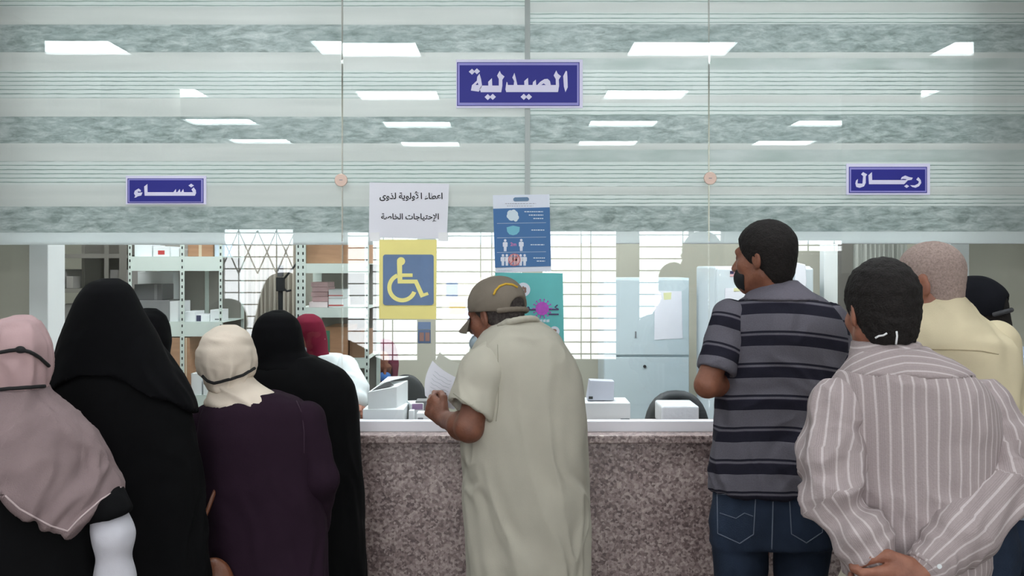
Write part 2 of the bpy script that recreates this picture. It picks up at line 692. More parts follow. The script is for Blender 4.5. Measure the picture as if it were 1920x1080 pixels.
def granite():
    m, nt, b = nodes_of('granite')
    L = nt.links.new
    tc = nt.nodes.new('ShaderNodeTexCoord')
    v = nt.nodes.new('ShaderNodeTexVoronoi')
    v.inputs['Scale'].default_value = 112
    v.inputs['Randomness'].default_value = 1
    n = nt.nodes.new('ShaderNodeTexNoise')
    n.inputs['Scale'].default_value = 85
    n.inputs['Detail'].default_value = 6
    n2 = nt.nodes.new('ShaderNodeTexNoise')
    n2.inputs['Scale'].default_value = 7
    r = nt.nodes.new('ShaderNodeValToRGB')
    cols = [(0.0, (52, 43, 43)), (0.3, (106, 89, 88)), (0.55, (156, 137, 134)), (0.8, (192, 176, 171)), (1.0, (218, 209, 204))]
    e = r.color_ramp.elements
    e[0].position, e[0].color = cols[0][0], (*lin(cols[0][1]), 1)
    e[1].position, e[1].color = cols[-1][0], (*lin(cols[-1][1]), 1)
    for p, c in cols[1:-1]:
        q = e.new(p)
        q.color = (*lin(c), 1)
    mx = nt.nodes.new('ShaderNodeMix')
    mx.data_type = 'FLOAT'
    mx.inputs[0].default_value = 0.55
    sep = nt.nodes.new('ShaderNodeSeparateColor')
    for q in (v, n, n2):
        L(tc.outputs['Object'], q.inputs['Vector'])
    L(v.outputs['Color'], sep.inputs[0])
    L(sep.outputs[0], mx.inputs[2])
    L(n.outputs['Fac'], mx.inputs[3])
    ad = nt.nodes.new('ShaderNodeMath')
    ad.operation = 'MULTIPLY_ADD'
    ad.inputs[1].default_value = 0.35
    ad.inputs[2].default_value = -0.17
    L(n2.outputs['Fac'], ad.inputs[0])
    a2 = nt.nodes.new('ShaderNodeMath')
    L(mx.outputs[0], a2.inputs[0])
    L(ad.outputs[0], a2.inputs[1])
    L(a2.outputs[0], r.inputs[0])
    L(r.outputs[0], b.inputs['Base Color'])
    b.inputs['Roughness'].default_value = 0.3
    return m


def glass_mat():
    m = bpy.data.materials.new('clear_glass')
    m.use_nodes = True
    nt = m.node_tree
    nt.nodes.clear()
    L = nt.links.new
    out = nt.nodes.new('ShaderNodeOutputMaterial')
    mix = nt.nodes.new('ShaderNodeMixShader')
    tr = nt.nodes.new('ShaderNodeBsdfTransparent')
    tr.inputs[0].default_value = (0.984, 0.99, 0.987, 1)
    gl = nt.nodes.new('ShaderNodeBsdfGlossy')
    gl.inputs['Roughness'].default_value = 0.0
    gl.inputs[0].default_value = (0.97, 1, 1, 1)
    lw = nt.nodes.new('ShaderNodeLayerWeight')
    lw.inputs[0].default_value = 0.5
    p = nt.nodes.new('ShaderNodeMath')
    p.operation = 'POWER'
    p.inputs[1].default_value = 5
    q = nt.nodes.new('ShaderNodeMath')
    q.operation = 'MULTIPLY_ADD'
    q.inputs[1].default_value = 0.95
    q.inputs[2].default_value = 0.05
    L(lw.outputs['Facing'], p.inputs[0])
    L(p.outputs[0], q.inputs[0])
    L(q.outputs[0], mix.inputs[0])
    L(tr.outputs[0], mix.inputs[1])
    L(gl.outputs[0], mix.inputs[2])
    L(mix.outputs[0], out.inputs[0])
    return m


def film_mat(kind):
    """translucent printed window film: plain, marbled or fine-lined"""
    m = bpy.data.materials.new('film_' + kind)
    m.use_nodes = True
    nt = m.node_tree
    nt.nodes.clear()
    L = nt.links.new
    N = nt.nodes.new
    out = N('ShaderNodeOutputMaterial')
    df = N('ShaderNodeBsdfDiffuse')
    tl = N('ShaderNodeBsdfTranslucent')
    mx = N('ShaderNodeMixShader')
    mx.inputs[0].default_value = 0.5
    L(df.outputs[0], mx.inputs[1])
    L(tl.outputs[0], mx.inputs[2])
    L(mx.outputs[0], out.inputs[0])
    tc = N('ShaderNodeTexCoord')
    mp = N('ShaderNodeMapping')
    L(tc.outputs['Object'], mp.inputs[0])
    r = N('ShaderNodeValToRGB')
    e = r.color_ramp.elements
    if kind == 'marble':
        mp.inputs['Scale'].default_value = (9, 1, 27)
        n = N('ShaderNodeTexNoise')
        n.inputs['Scale'].default_value = 1.6
        n.inputs['Detail'].default_value = 7
        n.inputs['Roughness'].default_value = 0.7
        n.inputs['Distortion'].default_value = 0.35
        L(mp.outputs[0], n.inputs['Vector'])
        L(n.outputs['Fac'], r.inputs[0])
        e[0].position, e[0].color = 0.34, (*lin((163, 175, 173)), 1)
        e[1].position, e[1].color = 0.66, (*lin((224, 229, 228)), 1)
        q = e.new(0.5)
        q.color = (*lin((196, 206, 205)), 1)
    elif kind == 'lines':
        sep = N('ShaderNodeSeparateXYZ')
        L(mp.outputs[0], sep.inputs[0])
        a = N('ShaderNodeMath')
        a.operation = 'MULTIPLY'
        a.inputs[1].default_value = 1 / 0.0158
        L(sep.outputs[2], a.inputs[0])
        n = N('ShaderNodeTexNoise')
        n.inputs['Scale'].default_value = 1.0
        mp2 = N('ShaderNodeMapping')
        mp2.inputs['Scale'].default_value = (16, 1, 90)
        L(tc.outputs['Object'], mp2.inputs[0])
        L(mp2.outputs[0], n.inputs['Vector'])
        fr = N('ShaderNodeMath')
        fr.operation = 'FRACT'
        L(a.outputs[0], fr.inputs[0])
        ml = N('ShaderNodeMath')
        ml.operation = 'MULTIPLY_ADD'
        ml.inputs[1].default_value = 0.3
        L(n.outputs['Fac'], ml.inputs[0])
        L(fr.outputs[0], ml.inputs[2])
        L(ml.outputs[0], r.inputs[0])
        r.color_ramp.interpolation = 'LINEAR'
        e[0].position, e[0].color = 0.0, (*lin((230, 235, 233)), 1)
        e[1].position, e[1].color = 0.72, (*lin((235, 239, 238)), 1)
        for p, c in ((0.82, (178, 194, 190)), (1.0, (168, 186, 182)), (1.1, (234, 240, 238))):
            q = e.new(min(p, 0.999))
            q.color = (*lin(c), 1)
    elif kind == 'soft':
        mp.inputs['Scale'].default_value = (4, 1, 16)
        n = N('ShaderNodeTexNoise')
        n.inputs['Scale'].default_value = 1.2
        n.inputs['Detail'].default_value = 4
        L(mp.outputs[0], n.inputs['Vector'])
        L(n.outputs['Fac'], r.inputs[0])
        e[0].position, e[0].color = 0.35, (*lin((205, 214, 211)), 1)
        e[1].position, e[1].color = 0.65, (*lin((224, 229, 228)), 1)
    elif kind == 'edge':
        e[0].color = e[1].color = (*lin((234, 239, 239)), 1)
    else:
        mp.inputs['Scale'].default_value = (1.5, 1, 30)
        n = N('ShaderNodeTexNoise')
        n.inputs['Scale'].default_value = 1.0
        L(mp.outputs[0], n.inputs['Vector'])
        L(n.outputs['Fac'], r.inputs[0])
        e[0].position, e[0].color = 0.3, (*lin((223, 226, 224)), 1)
        e[1].position, e[1].color = 0.7, (*lin((232, 234, 232)), 1)
    L(r.outputs[0], df.inputs[0])
    L(r.outputs[0], tl.inputs[0])
    return m


def tile_mat(name, c1, c2, sx, sy):
    m, nt, b = nodes_of(name)
    tc = nt.nodes.new('ShaderNodeTexCoord')
    br = nt.nodes.new('ShaderNodeTexBrick')
    br.offset = 0
    br.inputs['Color1'].default_value = (*lin(c1), 1)
    br.inputs['Color2'].default_value = (*lin(c1), 1)
    br.inputs['Mortar'].default_value = (*lin(c2), 1)
    br.inputs['Scale'].default_value = 1
    br.inputs['Mortar Size'].default_value = 0.008
    br.inputs['Brick Width'].default_value = sx
    br.inputs['Row Height'].default_value = sy
    nt.links.new(tc.outputs['Object'], br.inputs['Vector'])
    nt.links.new(br.outputs[0], b.inputs['Base Color'])
    b.inputs['Roughness'].default_value = 0.35
    return m


M_granite = granite()
M_glass = glass_mat()
M_floor = tile_mat('floor_tiles', (120, 114, 108), (90, 86, 80), 0.6, 0.6)
M_ceilt = tile_mat('ceiling_tiles', (220, 222, 220), (236, 238, 238), 0.6, 0.6)
FILM = {k: film_mat(k) for k in ('plain', 'marble', 'lines', 'soft', 'edge')}

# ------------------------------------------------------------------ room shell
HX, HY, PX, PY, CH = 4.3, -7.8, 3.3, 3.3, 2.95


def wall(name, *a, m=M_hall):
    return boxo(name, *a, m, bevel=0, kind='structure')


wall('floor', -HX, HX, HY, PY, -0.1, 0.0, m=M_floor)
wall('ceiling', -HX, HX, HY, PY, CH, CH + 0.1, m=M_ceilt)
wall('wall_left', -HX - 0.1, -HX, HY, PY, 0, CH)
wall('wall_right', HX, HX + 0.1, HY, PY, 0, CH)
wall('wall_back', -HX, HX, PY, PY + 0.1, 0, CH, m=M_wall)
wall('wall_front_left', -HX, W(61, 0, 3.95).x, 0.2, 0.3, 0, CH, m=M_wall)
wall('wall_front_right', W(1811, 0, 3.95).x, HX, 0.2, 0.3, 0, CH, m=M_wall)
boxo('trim_1', W(61, 0, 3.93).x, W(96.5, 0, 3.93).x, 0.17, 0.32, 0, CH, M_white, kind='structure')
boxo('trim_2', W(1776, 0, 3.93).x, W(1811, 0, 3.93).x, 0.17, 0.32, 0, CH, M_white, kind='structure')
for i, (x, y) in enumerate(((-2.9, -1.8), (2.88, -1.8), (-2.72, -3.6), (2.72, -3.6))):
    wall('pillar_%d' % (i + 1), x - 0.22, x + 0.22, y - 0.2, y + 0.2, 0, CH)

# hall windows behind the camera: openings in the rear wall, given by where they mirror in the glass
DW = -CY - HY   # distance at which the rear wall mirrors


def mx_(px):
    return (px - 960) * DW / F


def mz_(py):
    return CZ - (py - HOR) * DW / F


wins = [(414, 556), (644, 787), (810, 985), (1012, 1163), (1195, 1362), (1494, 1592)]
xs = [-HX] + [mx_(p) for w in wins for p in w] + [HX]
zb, zt = mz_(681), mz_(428)
wm = MB()
for i in range(0, len(xs), 2):
    wm.box(xs[i], xs[i + 1], HY - 0.15, HY, zb, zt)
wm.box(xs[10], xs[11], HY - 0.15, HY, zb, mz_(477)).box(xs[10], xs[11], HY - 0.15, HY, mz_(446), zt)
wm.box(-HX, HX, HY - 0.15, HY, 0, zb).box(-HX, HX, HY - 0.15, HY, zt, CH)
meta(wm.build('wall_rear', M_hall), kind='structure')
for i, (a, b) in enumerate(wins):
    x0, x1 = mx_(a), mx_(b)
    t = 0.035
    zb, zt = (mz_(477), mz_(446)) if i == 5 else (mz_(681), mz_(428))
    fr = MB().box(x0, x0 + t, HY - 0.11, HY - 0.05, zb, zt).box(x1 - t, x1, HY - 0.11, HY - 0.05, zb, zt)
    fr.box(x0, x1, HY - 0.11, HY - 0.05, zb, zb + t).box(x0, x1, HY - 0.11, HY - 0.05, zt - t, zt)
    if i not in (0, 3, 5):
        xm = x0 + (x1 - x0) * (0.34 if i == 1 else 0.62 if i == 4 else 0.7)
        fr.box(xm - 0.025, xm + 0.025, HY - 0.11, HY - 0.05, zb, zt)
    wo = meta(fr.build('window_%d' % (i + 5), M_frame), kind='structure')
    gp = MB().box(x0, x1, HY - 0.14, HY - 0.12, zb, zt).build('pane', M_day, wo)
    g = MB()
    k = 0
    z = zb + 0.1
    while z < zt:
        g.box(x0, x1, HY - 0.046, HY - 0.03, z - 0.007, z + 0.007)
        z += 22.4 * DW / F
    for q in ((0.25, 0.75) if i in (0, 5) else (0.52, 0.64)):
        xx = x0 + (x1 - x0) * q
        g.box(xx - 0.006, xx + 0.006, HY - 0.03, HY - 0.018, zb, zt)
    if i == 0:
        for q in range(4):
            xa = x0 + (x1 - x0) * q / 4
            xb = x0 + (x1 - x0) * (q + 1) / 4
            g.tube([(xa, HY - 0.02, zt - 0.55), (xb, HY - 0.02, zt - 0.05)], 0.008, 5)
            g.tube([(xb, HY - 0.02, zt - 0.55), (xa, HY - 0.02, zt - 0.05)], 0.008, 5)
    g.build('grille', M_frame, wo)

# hall ceiling lights
cols = [(-2.66, 'far left'), (-0.87, 'centre left'), (1.02, 'centre right'), (2.9, 'far right')]
rows = [(4.5, 'nearest to'), (6.0, 'second from'), (7.6, 'third from'), (9.15, 'fourth from'), (10.6, 'farthest from')]


def ceiling_light(x, y, hw, hd, m, label, group):
    t = empty('ceiling_light', (x, y, CH - 0.04), label, 'ceiling light', group)
    f = MB()
    for a in ((-hw - 0.02, -hw, -hd - 0.02, hd + 0.02), (hw, hw + 0.02, -hd - 0.02, hd + 0.02),
              (-hw, hw, -hd - 0.02, -hd), (-hw, hw, hd, hd + 0.02)):
        f.box(x + a[0], x + a[1], y + a[2], y + a[3], CH - 0.04, CH)
    f.build('frame', M_white, t)
    MB().box(x - hw, x + hw, y - hd, y + hd, CH - 0.025, CH - 0.005).build('diffuser', m, t)
    return t


for d, rn in rows:
    for x, cn in cols:
        ceiling_light(x, -(d + CY), 0.305, 0.185, M_panel, 'white hall ceiling light, %s column, %s the glass' % (cn, rn), 'hall ceiling lights')
for y, rn in ((0.85, 'front'), (2.4, 'back')):  # unseen lamps added; the wide front row backlights the film
    for x, n in ((-1.7, 'left'), (0.1, 'middle'), (1.9, 'right')):
        ceiling_light(x, y, 0.6 if rn == 'front' else 0.3, 0.3, M_panel2, 'added pharmacy ceiling light, %s row, %s one of three' % (rn, n), 'added pharmacy ceiling lights')

# ------------------------------------------------------------------ glass partition: four panes with film on their upper part
GT = 0.01
zG0, zG1 = CZ - (790 - HOR) / 500.5, CH


def gx(px):
    return (px - 960) / 500.5


def gz(py):
    return CZ - (py - HOR) / 500.5


BANDS_L = [(-180, -60, 'plain'), (-60, 12, 'lines'), (12, 45, 'plain'), (45, 97, 'marble'), (97, 131, 'plain'), (131, 183, 'lines'),
           (183, 218, 'plain'), (218, 268, 'marble'), (268, 302, 'plain'), (302, 347, 'lines'), (347, 387, 'plain'), (387, 436, 'marble'), (436, 459, 'edge')]
BANDS_R = [(-180, -60, 'plain'), (-60, 4, 'lines'), (4, 22, 'plain'), (22, 44, 'lines'), (44, 97, 'marble'), (97, 108, 'plain'), (108, 130, 'soft'), (130, 178, 'lines'),
           (178, 192, 'plain'), (192, 216, 'lines'), (216, 268, 'marble'), (268, 280, 'plain'), (280, 303, 'soft'), (303, 349, 'lines'),
           (349, 365, 'plain'), (365, 386, 'lines'), (386, 434, 'marble'), (434, 456, 'edge')]
FK = list(FILM)
ends = [(-400, 640.2, BANDS_L, 0.0016, 0.0012), (641.8, 988.5, BANDS_L, -0.0006, 0), (989.5, 1329.2, BANDS_R, 0.0002, 0.0002), (1330.8, 2320, BANDS_R, 0.0004, 0.0006)]
for i, (a, b, bands, tx, tz) in enumerate(ends):
    x0, x1 = gx(a), gx(b)
    pane = meta(MB().box(x0, x1, 0, GT, zG0, zG1).build('window_%d' % (i + 1), M_glass), kind='structure')
    fm = MB()
    for y0, y1, kd in bands:
        fm.cur = FK.index(kd)
        fm.box(x0 + 0.001, x1 - 0.001, GT + 0.001, GT + 0.0022, gz(y1), min(gz(y0), CH))
    fo = fm.build('frosted_film', [FILM[k] for k in FK], pane)
    pane.rotation_euler = (tx, 0, tz)
boxo('trim_3', gx(-400), gx(2320), -0.016, 0.03, gz(809), gz(788.5), M_alu, kind='structure')
boxo('trim_4', gx(-400), gx(2320), 0.016, 0.03, gz(457), gz(452.5), M_alu, bevel=0.0015, kind='structure')
M_joint = mat('translucent_joint', (176, 184, 182), 0.5)
boxo('trim_5', gx(984), gx(994), -0.003, -0.0004, gz(505), CH, M_joint, bevel=0.001, kind='structure')

M_pink = mat('pale_copper', (214, 186, 172), 0.35, metal=0.2)
for px_, py_, s in ((640, 338, 'left'), (1331, 334.5, 'right')):
    t = empty('glass_clamp', (gx(px_), -0.001, gz(py_)), 'round pale pink clamp on the %s glass joint, level with the signs' % s, 'glass clamp', 'round glass clamps')
    c = MB().cyl((gx(px_), -0.0005, gz(py_)), (0, -1, 0), 0.024, 0.009, 32).build('disc', M_pink, t, bevel=0.002)
    MB().box(gx(px_) - 0.006, gx(px_) + 0.006, -0.0105, -0.0092, gz(py_) - 0.0012, gz(py_) + 0.0012).build('slot', M_grey, t)

# ------------------------------------------------------------------ counter
cn = empty('counter', (0, 0.05, 0), 'speckled pinkish grey granite service counter below the glass', 'counter')
boxo('worktop', -2.4, 2.4, -0.1, 0.155, 0.953, 0.9845, M_granite, cn, bevel=0.006)
boxo('desk_top', -1.79, 1.79, 0.156, 0.3, 0.953, 0.9845, M_granite, cn, bevel=0.003)
boxo('front_panel', -2.4, 2.4, -0.072, -0.02, 0.0, 0.952, M_granite, cn, bevel=0.002)
boxo('side_panel', -2.4, -2.36, -0.018, 0.15, 0.0, 0.952, M_granite, cn, bevel=0.002)
boxo('side_panel', 2.36, 2.4, -0.018, 0.15, 0.0, 0.952, M_granite, cn, bevel=0.002)
DT = 0.985   # desk height behind the glass

# ------------------------------------------------------------------ signs and papers on the glass
M_sw = mat('sign_white', (226, 222, 246), 0.5)
M_sb = mat('sign_blue', (28, 30, 136), 0.5)
M_so = mat('sign_outline', (150, 146, 214), 0.4)


def diamond(cx, cy, rx, ry):
    return [(cx - rx, cy), (cx - rx * .2, cy - ry * .8), (cx, cy - ry), (cx + rx * .2, cy - ry * .8), (cx + rx, cy), (cx + rx * .2, cy + ry * .8), (cx, cy + ry), (cx - rx * .2, cy + ry * .8)]


def sign(ox, oy, sc, board, blue, inner, polys, holes, label, text):
    def T(p):
        return (gx(ox + p[0] / sc), gz(oy + p[1] / sc))

    def rect(r):
        return [T((r[0], r[1])), T((r[2], r[1])), T((r[2], r[3])), T((r[0], r[3]))]
    x0, z0 = T((board[0], board[3]))
    x1, z1 = T((board[2], board[1]))
    t = empty('sign', ((x0 + x1) / 2, -0.004, z0), label, 'sign')
    MB().poly(rect(board), -0.008, -0.0035).build('board', M_sw, t, bevel=0.001)
    b = MB().poly(rect(blue), -0.0088, -0.0078)
    b.build('border', M_sb, t)
    g = 11 * sc / 8
    MB().poly(rect((blue[0] + g, blue[1] + g, blue[2] - g, blue[3] - g)), -0.0094, -0.0086).build('outline', M_so, t)
    MB().poly(rect(inner), -0.01, -0.0092).build('face', M_sb, t)
    l = MB()
    for q in polys:
        l.poly([T(p) for p in q], -0.0108, -0.0098)
    l.cur = 1
    for q in holes:
        l.poly([T(p) for p in q], -0.0112, -0.0106)
    l.build('lettering', [M_sw, M_sb], t)


sign(850, 110, 7.68, (42, 18, 1862, 716), (55, 58, 1815, 686), (92, 102, 1780, 640),
     [[(1618, 183), (1634, 190), (1640, 260), (1645, 420), (1612, 490), (1590, 410), (1580, 260)],
      [(757, 400), (767, 342), (779, 350), (785, 387), (870, 387), (876, 330), (850, 280), (880, 212), (900, 290), (922, 387), (1022, 387), (1020, 330), (1074, 283), (1080, 387), (1140, 387), (1146, 345), (1186, 310),
       (1192, 387), (1475, 387), (1472, 300), (1443, 250), (1480, 178), (1502, 225), (1547, 260), (1517, 310), (1521, 400), (1506, 488), (762, 488), (750, 450)],
      [(1205, 390), (1250, 340), (1310, 302), (1355, 298), (1390, 330), (1402, 390), (1336, 390), (1300, 364), (1258, 390)],
      diamond(1014, 557, 46, 44), diamond(1086, 557, 46, 44),
      [(398, 490), (378, 440), (412, 395), (505, 395), (503, 340), (556, 288), (561, 395), (655, 395), (655, 300), (630, 252), (668, 183), (690, 228), (737, 265), (706, 312), (706, 400), (690, 490)],
      [(255, 466), (270, 390), (340, 325), (345, 270), (378, 222), (400, 300), (416, 400), (388, 445), (368, 482)],
      diamond(270, 196, 46, 42), diamond(341, 190, 46, 42), diamond(497, 560, 46, 44), diamond(568, 557, 46, 44)],
     [[(322, 386), (352, 352), (364, 386)]],
     'large blue sign with white Arabic lettering, high on the middle of the glass', 'pharmacy')
sign(230, 320, 11.29, (82, 112, 1782, 716), (122, 168, 1728, 690), (165, 206, 1678, 656),
     [[(488, 535), (478, 340), (545, 288), (550, 460), (1095, 460), (1147, 393), (1152, 458), (1178, 460), (1228, 393), (1242, 458), (1258, 460), (1302, 393), (1316, 460), (1508, 460), (1476, 402), (1522, 358), (1566, 415), (1574, 480), (1547, 535)],
      diamond(1470, 320, 58, 40),
      [(268, 575), (292, 535), (263, 490), (280, 430), (360, 382), (410, 420), (402, 452), (340, 442), (346, 472), (442, 463), (416, 530), (345, 545), (300, 574)]],
     [], 'small blue sign with white Arabic lettering on the glass above the women', 'women')
sign(1580, 300, 11.29, (62, 80, 1832, 742), (115, 150, 1765, 702), (160, 206, 1722, 656),
     [[(1405, 540), (1500, 542), (1575, 505), (1590, 460), (1533, 420), (1575, 368), (1628, 430), (1638, 490), (1592, 560), (1520, 592), (1450, 576)],
      [(535, 517), (523, 330), (597, 262), (602, 430), (1240, 430), (1360, 430), (1290, 505), (1272, 517)],
      [(1208, 416), (1225, 370), (1300, 334), (1390, 370), (1460, 380), (1436, 425), (1360, 436), (1300, 436), (1334, 413), (1262, 404)],
      diamond(1330, 560, 54, 36),
      [(247, 500), (263, 440), (302, 408), (292, 500), (398, 506), (412, 345), (368, 310), (410, 262), (497, 310), (466, 352), (466, 490), (430, 562), (340, 594), (268, 575)]],
     [], 'small blue sign with white Arabic lettering on the glass above the men', 'men')

# Arabic text in presentation forms: isolated, final, initial, medial
AR = {'ا': 'ﺍﺎﺍﺎ', 'أ': 'ﺃﺄﺃﺄ', 'إ': 'ﺇﺈﺇﺈ', 'ء': 'ﺀﺀﺀﺀ', 'ع': 'ﻉﻊﻋﻌ', 'ط': 'ﻁﻂﻃﻄ', 'ل': 'ﻝﻞﻟﻠ', 'و': 'ﻭﻮﻭﻮ', 'ي': 'ﻱﻲﻳﻴ', 'ة': 'ﺓﺔﺓﺔ',
      'ذ': 'ﺫﺬﺫﺬ', 'ى': 'ﻯﻰﻯﻰ', 'ح': 'ﺡﺢﺣﺤ', 'ت': 'ﺕﺖﺗﺘ', 'ج': 'ﺝﺞﺟﺠ', 'خ': 'ﺥﺦﺧﺨ', 'ص': 'ﺹﺺﺻﺼ', 'ك': 'ﻙﻚﻛﻜ', 'ر': 'ﺭﺮﺭﺮ', 'ن': 'ﻥﻦﻧﻨ'}
LIG = {'لأ': 'ﻷﻸ', 'لا': 'ﻻﻼ', 'لإ': 'ﻹﻺ'}
NOJOIN = set('اأإءوةذىر')


def shape(t):
    out, i, prev = [], 0, False
    while i < len(t):
        c = t[i]
        if t[i:i + 2] in LIG:
            out.append(LIG[t[i:i + 2]][1 if prev else 0])
            prev = False
            i += 2
            continue
        if c not in AR:
            out.append(c)
            prev = False
            i += 1
            continue
        nx = i + 1 < len(t) and t[i + 1] in AR and t[i + 1] != 'ء' and c not in NOJOIN
        out.append(AR[c][(3 if nx else 1) if prev else (2 if nx else 0)])
        prev = nx
        i += 1
    return ''.join(reversed(out))


def text_part(name, body, cx, cz, width, y, m, parent, bold=0.0, height=None):
    cu = bpy.data.curves.new('t', 'FONT')
    cu.body = body
    cu.offset = bold
    o = bpy.data.objects.new('t', cu)
    COL.objects.link(o)
    dg = bpy.context.evaluated_depsgraph_get()
    me = o.evaluated_get(dg).to_mesh()
    V = np.array([v.co[:] for v in me.vertices])
    Fs = [list(p.vertices) for p in me.polygons]
    o.evaluated_get(dg).to_mesh_clear()
    bpy.data.objects.remove(o)
    mn, mx = V.min(0), V.max(0)
    s = width / (mx[0] - mn[0])
    sz = s if height is None else height / (mx[1] - mn[1])
    vs = [(cx + (v[0] - (mn[0] + mx[0]) / 2) * s, y, cz + (v[1] - (mn[1] + mx[1]) / 2) * sz) for v in V]
    return link(name, vs, Fs, m, parent)


def sheet(c4, y, th=0.0008, bulge=0.0, n=10):
    """paper sheet from four photo corners (tl, tr, br, bl) on the glass, slightly bowed"""
    mb = MB()
    vs, fs = [], []
    for s in (0, 1):
        for j in range(n + 1):
            for i in range(n + 1):
                u, v = i / n, j / n
                x = (c4[0][0] * (1 - u) + c4[1][0] * u) * (1 - v) + (c4[3][0] * (1 - u) + c4[2][0] * u) * v
                yy = (c4[0][1] * (1 - u) + c4[1][1] * u) * (1 - v) + (c4[3][1] * (1 - u) + c4[2][1] * u) * v
                b = bulge * math.sin(math.pi * u) * math.sin(math.pi * v)
                vs.append((gx(x), y - b + s * th, gz(yy)))
    N = (n + 1) ** 2
    for j in range(n):
        for i in range(n):
            a = j * (n + 1) + i
            fs.append((a, a + n + 1, a + n + 2, a + 1))
            fs.append((N + a, N + a + 1, N + a + n + 2, N + a + n + 1))
    e = [i for i in range(n)] + [n + j * (n + 1) for j in range(n)] + [N - 1 - i for i in range(n)] + [N - 1 - n - j * (n + 1) for j in range(n)]
    for q in range(len(e)):
        a, b = e[q], e[(q + 1) % len(e)]
        fs.append((a, b, N + b, N + a))
    return mb.add(vs, fs)


M_ink = mat('ink', (34, 32, 38), 0.7)
M_clear = mat('clear_tape', (238, 238, 240), 0.25)
t = empty('notice', (gx(768), -0.002, gz(447)), 'white sheet with two lines of black Arabic writing taped on the glass', 'notice', None)
sheet(((693, 342), (842, 345), (838, 448), (692, 445)), -0.003, bulge=0.0006).build('sheet', M_paper, t, smooth=False)
text_part('lettering', shape('اعطاء الأولوية لذوى'), gx(771), gz(368), 118 / 500.5, -0.0044, M_ink, t, 0.022)
text_part('lettering', shape('الإحتياجات الخاصة'), gx(769), gz(408), 108 / 500.5, -0.0044, M_ink, t, 0.022)
for a in ((694, 436, 712, 452), (822, 436, 840, 452)):
    MB().box(gx(a[0]), gx(a[2]), -0.0042, -0.0036, gz(a[3]), gz(a[1])).build('tape', M_clear, t)

M_yel = mat('pale_yellow_card', (250, 236, 148), 0.55, noise=0.06, nscale=6)
M_blu = mat('crinkled_blue_print', (82, 114, 156), 0.35, noise=0.2, nscale=5, bump=0.6, bscale=18)
M_whs = mat('yellow_symbol', (250, 240, 150), 0.55)


def q5(x, y):
    return (640 + x / 4.153, 420 + y / 4.153)


YB = -0.0015
t = empty('wheelchair_sign', (gx(767), YB, gz(600)), 'yellow sheet with a yellow wheelchair symbol on a blue square, behind the glass', 'sign')
sheet((q5(296, 122), q5(742, 122), q5(738, 742), q5(294, 738)), YB, bulge=0.001).build('sheet', M_yel, t)
c = []
for cx, cy, a0 in ((345, 258, 180), (700, 258, 270), (700, 612, 0), (345, 612, 90)):
    for k in range(5):
        an = math.radians(a0 + 90 * k / 4)
        c.append(q5(cx + 20 * math.cos(an), cy + 20 * math.sin(an)))
MB().poly([(gx(p[0]), gz(p[1])) for p in c], YB - 0.0026, YB - 0.0016).build('square', M_blu, t)
sy = MB()


def add5(pts, dz=0):
    sy.poly([(gx(q5(*p)[0]), gz(q5(*p)[1])) for p in pts], YB - 0.0034 - dz, YB - 0.0024)


add5([(466 + 32 * math.cos(k * math.pi / 10), 290 + 32 * math.sin(k * math.pi / 10)) for k in range(20)])
add5([(434, 300), (474, 310), (474, 385), (556, 385), (556, 412), (476, 412), (476, 433), (592, 433), (641, 540), (672, 530), (682, 551), (619, 574), (570, 463), (440, 463)], 0.0001)
ar_ = []
for k in range(25):
    an = math.radians(112 + (340 - 112) * k / 24)
    ar_.append((an,))
outer = [(475 + 116 * math.cos(a[0]), 494 - 116 * math.sin(a[0])) for a in ar_]
inner = [(475 + 84 * math.cos(a[0]), 494 - 84 * math.sin(a[0])) for a in ar_]
add5(outer + inner[::-1])
sy.build('symbol', M_whs, t)

# blue poster outside the glass
M_pw = mat('poster_white', (222, 228, 240), 0.5)
M_pb = mat('poster_blue', (46, 104, 160), 0.45)
M_pt = mat('poster_teal', (112, 186, 206), 0.5)
M_pl = mat('poster_pale', (206, 222, 232), 0.5)
M_pp = mat('poster_pink', (206, 120, 170), 0.5)
M_pr = mat('poster_rose', (214, 170, 172), 0.5)


def q6(x, y):
    return (915 + x / 3.787, 355 + y / 3.787)


def pol6(mb, pts, y):
    mb.poly([(gx(q6(*p)[0]), gz(q6(*p)[1])) for p in pts], y - 0.0006, y)


def circ(cx, cy, r, n=18, ry=None):
    return [(cx + r * math.cos(2 * math.pi * k / n), cy + (ry or r) * math.sin(2 * math.pi * k / n)) for k in range(n)]


t = empty('health_poster', (gx(978), -0.004, gz(510)), 'blue poster on the glass with mask, distance and crowd pictures under a white heading', 'poster')
sheet((q6(34, 42), q6(436, 36), q6(448, 582), q6(52, 592)), -0.0035, bulge=0.0005).build('sheet', M_pw, t)
b = MB()
pol6(b, [(37, 138), (438, 128), (447, 546), (50, 556)], -0.0042)
b.build('blue_panel', M_pb, t)
b = MB()
pol6(b, [(180, 66), (190, 58), (280, 56), (290, 64), (290, 78), (280, 84), (190, 86), (180, 80)], -0.0042)
b.build('heading_badge', mat('badge_blue', (96, 128, 160), 0.5), t)
b = MB()
for y, x0, x1 in ((99, 122, 340), (117, 135, 322)):
    x = x0
    random.seed(y)
    while x < x1:
        w = random.uniform(8, 22)
        pol6(b, [(x, y), (min(x + w, x1), y), (min(x + w, x1), y + 5), (x, y + 5)], -0.0042)
        x += w + 5
b.build('small_print', mat('print_grey', (176, 178, 190), 0.5), t)
b = MB()
for y, x0, x1 in ((156, 258, 392), (180, 290, 392), (204, 322, 392), (286, 308, 400), (390, 302, 400), (484, 322, 404), (506, 346, 404)):
    x = x0
    random.seed(int(y))
    while x < x1:
        w = random.uniform(7, 20)
        pol6(b, [(x, y), (min(x + w, x1), y), (min(x + w, x1), y + 7), (x, y + 7)], -0.0048)
        x += w + 4
